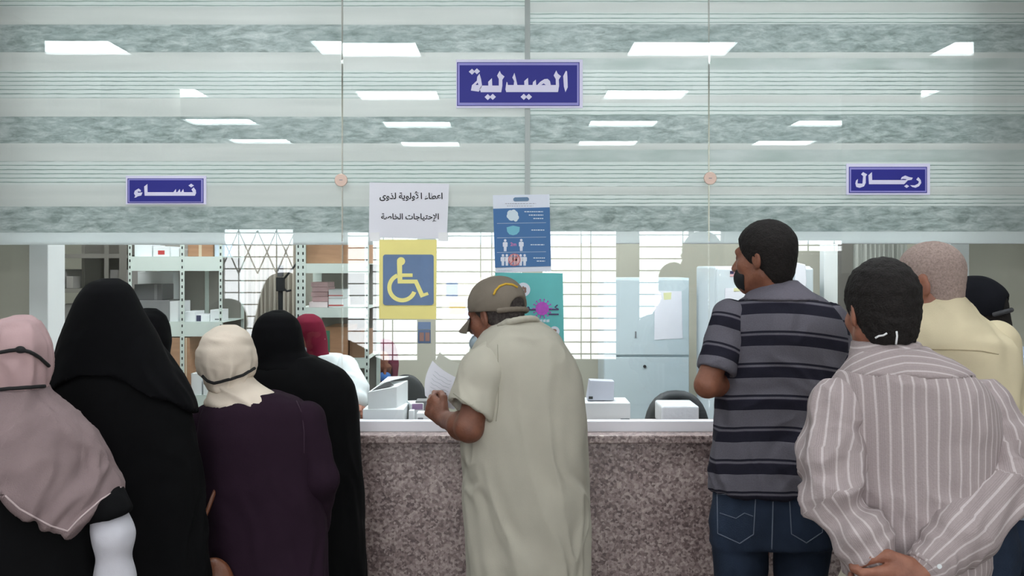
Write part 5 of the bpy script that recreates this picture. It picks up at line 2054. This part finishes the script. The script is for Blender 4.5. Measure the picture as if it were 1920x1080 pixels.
tor = garment('shirt', P, d, rows, M_pin, 0.005, pin_disp, pin_s, cut=lambda X, Y, Z: Z - yk(X) + 0 * Y)
S = SDF()
S.loft([(z, cx, cy, rx + 0.0015, ry + 0.0015) for z, cx, cy, rx, ry in secs(d, rows)])
S.cut(lambda X, Y, Z: yk(X) - 0.004 - Z + 0 * Y)
sdf_obj('yoke', S, M_pin, P, 0.005, lambda p, n: 0.011 * ridged(p, (7, 7, 5), 51) + 0.004 * ridged(p, (5, 5, 18), 54),
        lambda p: p[:, 2] + 0.75 * (p[:, 0] - xc) ** 2 + 0.12 * np.abs(p[:, 0] - xc) + 0.6 * (p[:, 1] - CY - 2.13), it=2)
for nm, pts, rr, cutp, sd in (('left', [shL + Vector((0.006, 0, 0.008)), elL.lerp(shL, 0.5) + Vector((-0.004, 0, 0)), elL, elL.lerp(wrL, 0.5), wrL + (wrL - elL).normalized() * 0.02], [0.062, 0.06, 0.054, 0.052, 0.04], wrL, 1),
                              ('right', [shR + Vector((-0.004, 0, 0.008)), elR.lerp(shR, 0.5) + Vector((0.006, 0, 0)), elR, elR.lerp(wrR, 0.5) + Vector((0, 0, -0.008)), wrR.lerp(elR, 0.12)], [0.062, 0.06, 0.06, 0.062, 0.044], wrR, 2)):
    S = SDF()
    S.chain(pts, rr, 0.03)
    fa = (pts[-1] - pts[2]).normalized()

    def sd_(p, n, q=sd, e=np.array(pts[2])):
        near = np.exp(-((p - e) ** 2).sum(1) / 0.016)
        return (0.009 + 0.02 * near) * ridged(p, (13, 13, 13), 60 + q) + 0.007 * ridged(p, (8, 8, 16), 63 + q)
    sv = sdf_obj('sleeve', S, M_pin, P, 0.005, sd_, arm_s(pts), it=2)
    w0, w1 = pts[-1] - fa * 0.028, pts[-1] + fa * 0.03
    S = SDF()
    S.cap(w0, w1, 0.045, 0.041, 0.004)
    S.cut(plane_cut(w1, fa))
    S.cut(plane_cut(w0, -fa))
    S.cap(w1 - fa * 0.012, w1 + fa * 0.05, 0.034, 0.036, 0.003, True)
    cf = sdf_obj('cuff', S, M_pin, P, 0.004, lambda p, n: 0.003 * ridged(p, (14, 14, 14), 70), arm_s([w0, w1], 0.046), it=1)
    if sd == 2:
        bt = on_surface(bvh_of(cf), [(1760, 1062)], 0.002) or on_surface(bvh_of(sv), [(1765, 1060)], 0.002)
        if bt:
            MB().cyl(bt[0], (0, -1, 0), 0.005, 0.002, 14).build('button', M_boxw, cf)
S = SDF()
S.loft(secs(2.255, [(640, 1598, 1728, .066, .012), (650, 1596, 1733, .07, .008), (668, 1590, 1752, .082, .002), (676, 1588, 1760, .088, 0)]), n=2.1, win=0.012)
cr = W(1664, 640, 2.262)
S.ell((cr.x, cr.y + 0.012, cr.z + 0.006), (0.062, 0.06, 0.02), sub=True, k=0.006)
sdf_obj('collar', S, M_pin, P, 0.004, lambda p, n: 0.002 * ridged(p, (14, 14, 8), 5), lambda p: p[:, 2] * 1.0 + 0.3 * np.abs(p[:, 0] - W(1664, 0, 2.2).x), it=2)
jeans(P, d, [(1060, 1580, 1842, .118), (1120, 1570, 1850, .125), (1180, 1570, 1850, .12)], (1640, 1780), fabric('beige_trouser_cloth', (186, 178, 162)), 'trousers', seed=3)
for pts in ([(1641, 634), (1648, 630), (1656, 629), (1663, 625)], [(1681, 621), (1682, 630), (1681, 638), (1680, 646)]):
    b = MB().tube([W(x, y, 2.155) for x, y in pts], 0.0022, 6)
    b.build('mask_string', M_wstrap, P, smooth=True)

# ---- grey-haired man in the cream jacket ------------------------------------------------------------
d = 2.65
p0 = W(1772, 500, d)
P = person(p0.x, p0.y, 'person with cropped grey hair in a cream jacket, standing behind the pin-striped shirt')
hd = W(1738, 535, 2.66)
look = (0.92, 0.05, 0.0)
hs = 0.9
J = std_pose(p0.x, p0.y, 1.67, hd, look, 0.15, 0.22)
J['neck'] = W(1766, 588, 2.64)
J['sh'] = (W(1672, 645, d), W(1868, 645, d))
J['el'] = (W(1660, 800, 2.65), W(1878, 800, 2.62))
J['wr'] = (W(1700, 860, 2.85), W(1850, 860, 2.85))
body_obj(P, J, SK2, 0.005, True, hs, 1.0)
hair_obj(P, hd, look, hs, M_hairg, 0.0035, 0.001, zmin=-0.07, shift=-0.004)
M_jac = fabric('cream_jacket_cloth', (212, 199, 168), 0.05, 9, 0.12, 320)
rows = [(556, 1732, 1800, .06, .01), (566, 1720, 1806, .068), (580, 1706, 1822, .082), (597, 1690, 1840, .1), (615, 1668, 1862, .115), (635, 1646, 1888, .125), (658, 1634, 1905, .13), (690, 1628, 1910, .135), (760, 1626, 1908, .135),
        (870, 1630, 1902, .135), (965, 1632, 1900, .135)]
jac = garment('jacket', P, d, rows, M_jac, 0.007, lambda p, n: 0.012 * ridged(p, (7, 7, 6), 81) + 0.012 * ridged(p, (12, 12, 3), 82))
for sgn, i in ((-1, 0), (1, 1)):
    S = SDF()
    S.chain([Vector(J['sh'][i]), Vector(J['el'][i]), Vector(J['wr'][i])], [0.062, 0.056, 0.046], 0.03)
    sdf_obj('sleeve', S, M_jac, P, 0.007, lambda p, n: 0.006 * ridged(p, (11, 11, 9), 83), it=2)
seam('yoke_seam', jac, [(1728, 655), (1760, 655), (1800, 656), (1840, 658), (1872, 664)], 0.0016, mat('cream_seam', (180, 166, 136), 0.9), P)
jeans(P, d, [(945, 1640, 1896, .115), (1000, 1634, 1904, .122), (1060, 1634, 1904, .12)], (1704, 1836), M_jean, seed=5)

# ---- man in the black cap ----------------------------------------------------------------------------
d = 3.12
p0 = W(1868, 500, d)
P = person(p0.x, p0.y, 'person in a black cap at the far right, behind the cream jacket')
hd = W(1824, 608, 3.14)
look = (1.0, 0.3, 0.0)
hs = 1.02
J = std_pose(p0.x, p0.y, 1.6, hd, look, 0.15, 0.2)
J['neck'] = W(1868, 655, 3.12)
body_obj(P, J, SK3, 0.0065, True, hs, 0.95)
hair_obj(P, hd, look, hs, M_hairb, 0.006, 0.001, shift=-0.01)
R = rot(*look)
lf = local(R, hd, hs)
M_bcap = fabric('black_cap_cloth', (20, 21, 27), 0.2, 12, 0.12, 260)
bc = sdf_obj('cap', cap_sdf(0.018), M_bcap, P, 0.0045, lambda p, n: 0.002 * ridged(p, (16, 16, 16), 6), it=2)
visor(bc, R, hd, hs, M_bcap, 0.45)
S = SDF()
for k in range(8):
    a0, a1 = math.radians(-52 + 13 * k), math.radians(-39 + 13 * k)
    q = [np.array(hd) + R @ (np.array((0.093 * math.sin(a), -0.012 - 0.104 * math.cos(a), 0.013)) * hs) for a in (a0, a1)]
    S.cap(q[0], q[1], 0.007, k=0.003)
sdf_obj('cap_strap', S, mat('dark_grey_strap', (62, 62, 66), 0.7), bc, 0.003, it=1)
M_lbl = fabric('light_blue_shirt_cloth', (176, 188, 206))
rows = [(634, 1842, 1892, .06), (645, 1824, 1912, .08), (662, 1798, 1936, .1), (685, 1780, 1956, .115), (730, 1770, 1966, .125), (820, 1772, 1964, .13), (955, 1772, 1964, .13)]
garment('shirt', P, d, rows, M_lbl, 0.008, lambda p, n: 0.006 * ridged(p, (8, 8, 6), 91))
for i in (0, 1):
    S = SDF()
    S.chain([Vector(J['sh'][i]), Vector(J['el'][i]), Vector(J['wr'][i])], [0.058, 0.052, 0.044], 0.03)
    sdf_obj('sleeve', S, M_lbl, P, 0.009, lambda p, n: 0.005 * ridged(p, (11, 11, 9), 93))
jeans(P, d, [(940, 1776, 1960, .11), (1000, 1772, 1964, .118), (1050, 1772, 1964, .116)], (1818, 1918), M_jean, seed=7, vox=0.009)

# ---- women -------------------------------------------------------------------------------------------
M_blk = fabric('black_robe_cloth', (9, 9, 11), 0.15, 8, 0.12, 300)
M_blk2 = fabric('black_veil_cloth', (8, 8, 11), 0.15, 10, 0.12, 340)


def woman(d, cx, label, head_px, top_z, look, H=1.5, th=0.78, arm=0.115, fwd=0.14, hs=0.92, skin=SK2, pel=None):
    p0 = W(cx, 500, d)
    P = person(p0.x, p0.y, label)
    hd = Vector((W(head_px, 0, d).x, CY + d + 0.02, top_z))
    look = (look[0] + math.atan2(-hd.x, hd.y - CY), look[1], look[2])
    J = std_pose(p0.x, p0.y, H, hd, look, arm, fwd)
    body_obj(P, J, skin, 0.0075, False, hs, th)
    return P


# far left: mauve headscarf with mask straps
d = 2.3
P = woman(d, 40, 'person in a dusty mauve headscarf with two black mask straps, at far left', 32, W(0, 705, d).z, (0, 0.05, 0), 1.45, hs=0.86)
M_mauve = fabric('mauve_scarf_cloth', (186, 157, 158), 0.07, 12, 0.12, 300)
M_mauve2 = mat('sheer_mauve_cloth', (140, 122, 123), 0.9, noise=0.1, nscale=10, bump=0.4, bscale=320, spec=0.15)
ex = np.array([-170, -60, 0, 37, 62, 95, 128, 150, 190, 228, 260])
ey = np.array([915, 930, 921, 958, 972, 990, 1001, 975, 940, 917, 905])


def scarf_edge(X, Y, Z):
    px = 960 + X * F / (Y - CY)
    ze = CZ - (np.interp(px, ex, ey) - HOR) * (Y - CY) / F
    return ze - Z


def scarf_disp(p, n):
    z = p[:, 2]
    dr = np.clip((1.28 - z) * 5, 0, 1)
    q = p.copy()
    q[:, 0] -= 0.75 * (q[:, 2] - 1.1)
    return 0.022 * dr * ridged(q, (11, 11, 2.5), 101) + 0.009 * ridged(p, (24, 24, 6), 102)


rows = [(595, 28, 44, .02, .02), (598, 6, 64, .05, .01), (605, -8, 76, .075), (620, -20, 85, .09), (645, -28, 91, .11, .012), (675, -30, 93, .114, .018), (705, -26, 91, .11, .02), (724, -20, 85, .1, .018), (740, -28, 94, .096, .012), (762, -58, 124, .1),
        (781, -86, 147, .115), (811, -114, 177, .13), (850, -134, 198, .138), (885, -148, 213, .142), (918, -158, 227, .146), (1004, -160, 232, .15)]
S = SDF()
S.loft(secs(d, [r for r in rows if r[0] <= 790]), n=2.15, win=0.012)
hsc = sdf_obj('headscarf', S, M_mauve, P, 0.006, scarf_disp, it=2)
S = SDF()
S.loft([(z, x, y, rx + 0.003, ry + 0.003) for z, x, y, rx, ry in secs(d, [r for r in rows if r[0] >= 724])], n=2.15)
S.cut(scarf_edge)
drape = sdf_obj('scarf_drape', S, M_mauve2, P, 0.006, scarf_disp, it=2)
edge = [(10, 932), (18, 940), (37, 957), (62, 971), (95, 989), (127, 999), (150, 974), (190, 939), (226, 917)]
seam('hem', drape, [(x, y - 3) for x, y in edge], 0.0022, fabric('pale_hem', (196, 178, 178)), P)
for pl in ([(-6, 662), (18, 657), (38, 655), (56, 660), (74, 671), (90, 686)], [(-6, 731), (20, 728), (50, 726), (83, 724)]):
    seam('mask_strap', hsc, pl, 0.0042, M_strap, P, 0.002, 8, 8)
S = SDF()
kn = (on_surface(bvh_of(hsc), [(38, 655)], 0.004) or [W(38, 655, d - 0.11)])[0]
S.ell(kn, (0.012, 0.007, 0.008)).cap(kn, kn + Vector((0.012, 0, -0.004)), 0.006, 0.003, 0.004)
sdf_obj('knot', S, M_strap, P, 0.002, it=1)
rows = [(752, -20, 90, .08), (775, -75, 136, .1), (811, -108, 170, .118), (850, -126, 190, .126), (900, -134, 196, .13), (960, -136, 190, .135), (1080, -136, 190, .14)]
garment('robe', P, d, floor_rows(d, rows, 1.2), M_blk, 0.008, vfold(0.012, 1.1, 0.5, seed=105))
S = SDF()
S.chain([W(168, 885, 2.41), W(204, 966, 2.31)], [0.052, 0.053], 0.03)
S.cut(plane_cut(W(207, 970, 2.3), (0.28, 0, -1)))
sdf_obj('sleeve', S, M_blk, P, 0.006, lambda p, n: 0.005 * ridged(p, (12, 12, 8), 106))
S = SDF()
S.chain([W(206, 976, 2.32), W(213, 1005, 2.31), W(216, 1085, 2.31), W(200, 1130, 2.38)], [0.04, 0.04, 0.039, 0.034], 0.03)
sdf_obj('inner_sleeve', S, fabric('white_sleeve_cloth', (200, 198, 206)), P, 0.006, lambda p, n: 0.0045 * ridged(p, (9, 9, 14), 107))

# tall woman in the black veil
d = 2.69
P = woman(d, 235, 'person under a long black veil and robe, tallest of the women', 202, W(0, 612, d).z, (0, 0.05, 0), 1.58, 0.85)
vx = np.array([60, 84, 120, 150, 183, 205, 232, 255, 278, 310, 340, 376, 400])
vy = np.array([745, 738, 716, 706, 707, 704, 714, 732, 745, 748, 764, 774, 780])


def veil_edge(X, Y, Z):
    px = 960 + X * F / (Y - CY)
    return CZ - (np.interp(px, vx, vy) - HOR) * (Y - CY) / F - Z


rows = [(522, 194, 212, .02, .02), (525, 182, 224, .05), (532, 168, 238, .075), (545, 155, 248, .092), (562, 144, 257, .1), (585, 134, 268, .108), (616, 122, 286, .115), (646, 112, 303, .12), (677, 102, 322, .125), (707, 94, 342, .132),
        (735, 87, 356, .14), (762, 83, 367, .145), (790, 82, 374, .15)]
S = SDF()
S.loft([(z, x, y, rx + 0.006, ry + 0.006) for z, x, y, rx, ry in secs(d, rows)], n=2.15, win=0.012)
S.cut(veil_edge)


def veil_disp(p, n):
    w = np.clip((1.5 - p[:, 2]) * 2.5, 0.05, 1)
    return 0.018 * w * ridged(p, (13, 13, 2.0), 111)


sdf_obj('veil', S, M_blk2, P, 0.006, veil_disp)
rows2 = [(640, 130, 285, .1), (677, 110, 312, .115), (707, 100, 332, .125), (735, 92, 346, .13), (762, 90, 356, .135), (800, 88, 368, .14), (850, 86, 378, .145), (920, 88, 386, .15), (1000, 90, 390, .155), (1080, 92, 394, .16)]
garment('robe', P, d, floor_rows(d, rows2, 1.12), M_blk, 0.008, vfold(0.014, 1.25, 0.6, 13, 1.3, 113))

# woman in black between the veil and the shelving
d = 3.28
P = woman(d, 272, 'person with a black headscarf half hidden behind the long black veil', 277, W(0, 652, d).z, (0, 0, 0), 1.5, hs=0.86)
rows = [(578, 272, 288, .02, .02), (582, 256, 300, .05), (592, 246, 312, .08), (612, 240, 319, .095), (640, 238, 322, .1), (665, 238, 318, .09), (690, 215, 330, .1), (720, 195, 345, .12)]
garment('headscarf', P, d, rows, M_blk2, 0.008, lambda p, n: 0.004 * ridged(p, (14, 14, 5), 121), n=2.1, win=0.012)
rows = [(690, 230, 318, .09), (715, 196, 345, .115), (760, 180, 358, .13), (900, 178, 360, .14), (1080, 178, 360, .15)]
garment('robe', P, d, floor_rows(d, rows, 1.15), M_blk, 0.01, vfold(0.012, 1.2, 0.6, seed=123))

# cream headscarf and maroon coat
d = 3.0
P = woman(d, 492, 'person in a cream headscarf with a black mask strap and dark maroon coat', 428, W(0, 690, d).z, (0, 0.05, 0), 1.42, hs=0.86)
M_cream = fabric('cream_scarf_cloth', (222, 208, 192), 0.05, 10, 0.12, 300)


def cream_disp(p, n):
    zz = W(0, 690, d).z
    w = np.clip((zz + 0.07 - p[:, 2]) * 9, 0, 1) * np.clip((p[:, 2] - zz + 0.09) * 14, 0, 1)
    return 0.017 * w * ridged(p, (26, 26, 4), 131) + 0.005 * ridged(p, (9, 9, 22), 132)


rows = [(611, 416, 436, .02, .02), (614, 402, 450, .05), (622, 389, 463, .075), (636, 376, 473, .092), (655, 369, 480, .1), (675, 368, 481, .1), (692, 373, 478, .094), (706, 382, 470, .084), (718, 388, 466, .078), (730, 390, 470, .08)]
hj = garment('headscarf', P, d, rows, M_cream, 0.0055, cream_disp, n=2.15, win=0.012)
rows = [(708, 396, 470, .07), (722, 396, 484, .082), (734, 392, 512, .092), (745, 388, 536, .1), (757, 384, 552, .106)]
garment('scarf_drape', P, d, rows, M_cream, 0.0055, lambda p, n: 0.010 * ridged(p + np.array((0, 0, 1.0)) * p[:, 0:1] * 0.5, (5, 5, 26), 133), n=2.1, win=0.02)
seam('mask_strap', hj, [(380, 704), (390, 714), (402, 718), (430, 711), (455, 703), (477, 690)], 0.0045, M_strap, P, 0.002, 8, 8)
M_maroon = fabric('maroon_coat_cloth', (40, 25, 38), 0.12, 8, 0.12, 300)
rows = [(736, 440, 520, .07), (743, 410, 550, .09), (754, 388, 572, .105), (770, 376, 588, .115), (809, 370, 602, .128), (850, 372, 608, .132), (950, 385, 612, .14), (1080, 398, 616, .148)]
coat = garment('coat', P, d, floor_rows(d, rows, 1.1), M_maroon, 0.007, vfold(0.012, 1.15, 0.6, 12, 1.4, 135))
for pts in ([W(576, 786, 3.0), W(600, 900, 2.98), W(590, 985, 3.09)], [W(392, 790, 3.0), W(398, 900, 2.98), W(430, 960, 3.13)]):
    S = SDF()
    S.chain(pts, [0.054, 0.05, 0.044], 0.03)
    sdf_obj('sleeve', S, M_maroon, P, 0.007, lambda p, n: 0.006 * ridged(p, (11, 11, 7), 137))
seam('shoulder_seam', coat, [(556, 752), (566, 775), (570, 810), (570, 850)], 0.0014, mat('coat_seam', (58, 38, 54), 0.9), P)

# black abaya at the counter
d = 3.38
P = woman(d, 572, 'person in a plain black headscarf and robe at the counter, beside the maroon coat', 520, W(0, 660, d).z, (0, 0.1, 0), 1.45, fwd=0.06, hs=0.86)
rows = [(583, 511, 529, .02, .02), (587, 497, 543, .05), (596, 484, 556, .078), (612, 475, 564, .094), (635, 470, 569, .1), (658, 471, 573, .098), (676, 474, 590, .1), (692, 470, 622, .11)]
garment('headscarf', P, d, rows, M_blk2, 0.007, lambda p, n: 0.004 * ridged(p, (12, 12, 6), 141), n=2.1, win=0.012)
rows = [(668, 500, 588, .08), (678, 482, 612, .095), (694, 466, 646, .11), (722, 456, 666, .122), (762, 452, 674, .13), (830, 450, 679, .135), (950, 450, 683, .14), (1080, 450, 686, .145)]
garment('robe', P, d, floor_rows(d, rows, 1.06), M_blk, 0.008, vfold(0.01, 1.2, 0.6, seed=143))

# handbag
M_lea = mat('brown_leather', (112, 66, 44), 0.4, noise=0.15, nscale=14, bump=0.3, bscale=120)
bx = W(400, 1062, 2.83)
t = empty('handbag', (bx.x, bx.y, bx.z - 0.13), 'brown leather handbag hanging between the black robe and the maroon coat', 'handbag')
S = SDF()
S.ell((bx.x, bx.y, bx.z - 0.05), (0.058, 0.036, 0.075), k=0.02).ell((bx.x, bx.y, bx.z - 0.09), (0.068, 0.04, 0.06), k=0.03)
sdf_obj('body', S, M_lea, t, 0.006, lambda p, n: 0.003 * ridged(p, (18, 18, 10), 3))
MB().tube([W(380, 1060, 2.78), W(368, 1030, 2.79), W(376, 988, 2.82), W(392, 950, 2.85), W(405, 915, 2.88)], 0.006, 8).build('strap', M_lea, t, smooth=True)
MB().tube([(bx.x - 0.055, bx.y - 0.04, bx.z - 0.035), (bx.x, bx.y - 0.056, bx.z - 0.042), (bx.x + 0.055, bx.y - 0.04, bx.z - 0.035)], 0.003, 6).build('zip', mat('brass', (160, 128, 80), 0.3, metal=0.8), t, smooth=True)

# ---- pharmacists behind the glass ----------------------------------------------------------------------
d = 4.35
p0 = W(600, 500, d)
P = person(p0.x, p0.y, 'person in a maroon headscarf, white coat and mask behind the glass, facing the women')
hd = Vector((W(580, 0, d).x, CY + d, W(0, 640, d).z))
look = (2.7, 0.15, 0)
J = std_pose(p0.x, p0.y, 1.36, hd, look, 0.12, -0.14)
J['el'] = (W(655, 735, 4.22), W(555, 740, 4.3))
J['wr'] = (W(664, 762, 4.16), W(570, 764, 4.18))
J['sh'] = (W(648, 690, 4.34), W(556, 690, 4.34))
J['toe'] = (0, -1, 0)
body_obj(P, J, SK2, 0.007, False, 0.82, 0.78, [dict(f=(0.1, -0.6, 0.05), n=(0, 0, -1), side=1, s=0.8), dict(f=(0.1, -0.6, 0.05), n=(0, 0, -1), side=-1, s=0.8)])
M_mar = fabric('maroon_scarf_cloth', (104, 22, 44), 0.1, 10, 0.12, 300)


def hijab(P, hd, look, rows, d, m, hs=0.9, seed=0, vox=0.007):
    R = rot(*look)
    S = SDF()
    S.loft(secs(d, rows), n=2.1, win=0.012)
    c = np.array(hd)
    S.ell(c + R @ (np.array((0, 0.11, -0.015)) * hs), np.array((0.05, 0.075, 0.085)) * hs, R, 0.01, True)
    return sdf_obj('headscarf', S, m, P, vox, lambda p, n: 0.003 * ridged(p, (13, 13, 7), seed), it=2)


def face_mask(P, hd, look, hs, m, strap=True):
    R = rot(*look)
    lf = local(R, hd, hs)
    S = SDF()
    c = np.array(hd)
    S.ell(c + R @ (np.array((0, 0.04, -0.055)) * hs), np.array((0.062, 0.08, 0.06)) * hs, R)
    S.ell(c + R @ (np.array((0, 0.1, -0.04)) * hs), np.array((0.03, 0.03, 0.035)) * hs, R, 0.02)
    S.cut(lambda X, Y, Z: (0.05 - lf(X, Y, Z)[1]) * hs)
    o = sdf_obj('face_mask', S, m, P, 0.005, it=2)
    if strap:
        for sx in (-1, 1):
            pts = [c + R @ (np.array(q) * hs) for q in ((sx * 0.055, 0.07, -0.03), (sx * 0.082, 0.04, -0.01), (sx * 0.094, 0.0, 0.015))]
            MB().tube(pts, 0.0016, 6).build('ear_loop', M_wstrap, o, smooth=True)
    return o


rows = [(589, 572, 586, .02), (592, 561, 596, .05), (601, 553, 605, .08), (618, 549, 611, .095), (640, 548, 614, .1), (658, 551, 615, .095), (672, 556, 620, .09), (692, 556, 628, .1)]
hijab(P, hd, look, rows, d, M_mar, 0.9, 151)
face_mask(P, hd, look, 0.9, mat('white_mask', (206, 222, 230), 0.8))
M_coat = fabric('white_coat_cloth', (216, 222, 224), 0.03, 9, 0.12, 300)
rows = [(664, 575, 640, .08), (674, 562, 655, .1), (692, 550, 668, .115), (730, 545, 672, .125), (800, 545, 672, .13)]
garment('white_coat', P, d, floor_rows(d, rows, 1.05), M_coat, 0.009, vfold(0.008, 1.2, 0.5, seed=153))
for pts in ([W(646, 690, 4.32), W(664, 730, 4.22), W(668, 750, 4.16)], [W(560, 690, 4.34), W(555, 740, 4.3), W(570, 752, 4.2)]):
    S = SDF()
    S.chain(pts, [0.058, 0.056, 0.048], 0.03)
    sdf_obj('sleeve', S, M_coat, P, 0.007, lambda p, n: 0.007 * ridged(p, (12, 12, 8), 155))

d = 5.75
p0 = W(712, 500, d)
P = person(p0.x, p0.y, 'person in a maroon headscarf and blue mask, bent over behind the open white carton')
hd = Vector((W(717, 0, d).x, CY + d - 0.015, W(0, 682, d).z))
look = (-2.8, 0.5, 0)
J = std_pose(p0.x, p0.y, 1.2, hd, look, 0.12, -0.1)
J['toe'] = (0, -1, 0)
body_obj(P, J, SK2, 0.008, False, 0.9, 0.78)
M_plum = fabric('plum_robe_cloth', (58, 30, 48), 0.1, 9, 0.12, 300)
M_mar2 = fabric('reflection_paled_maroon_cloth', (104, 44, 62), 0.1, 10, 0.12, 300)  # maroon paled in the colour to stand for the glass reflection
rows = [(636, 712, 726, .02), (639, 703, 735, .05), (648, 696, 742, .08), (664, 691, 746, .095), (684, 690, 748, .1), (700, 691, 746, .095), (714, 690, 744, .09), (728, 684, 746, .1)]
hijab(P, hd, look, rows, d, M_mar2, 0.9, 161)
face_mask(P, hd, look, 0.9, mat('blue_mask', (70, 120, 190), 0.8))
rows = [(700, 688, 738, .08), (712, 672, 752, .1), (730, 664, 760, .115), (780, 662, 762, .125)]
garment('robe', P, d, floor_rows(d, rows, 1.05), M_plum, 0.01, vfold(0.008, 1.0, 0.5, seed=163))
S = SDF()
S.chain([W(676, 722, 5.72), W(668, 770, 5.64), W(690, 800, 5.5)], [0.055, 0.05, 0.042], 0.03)
sdf_obj('sleeve', S, M_plum, P, 0.009, lambda p, n: 0.005 * ridged(p, (12, 12, 8), 165))
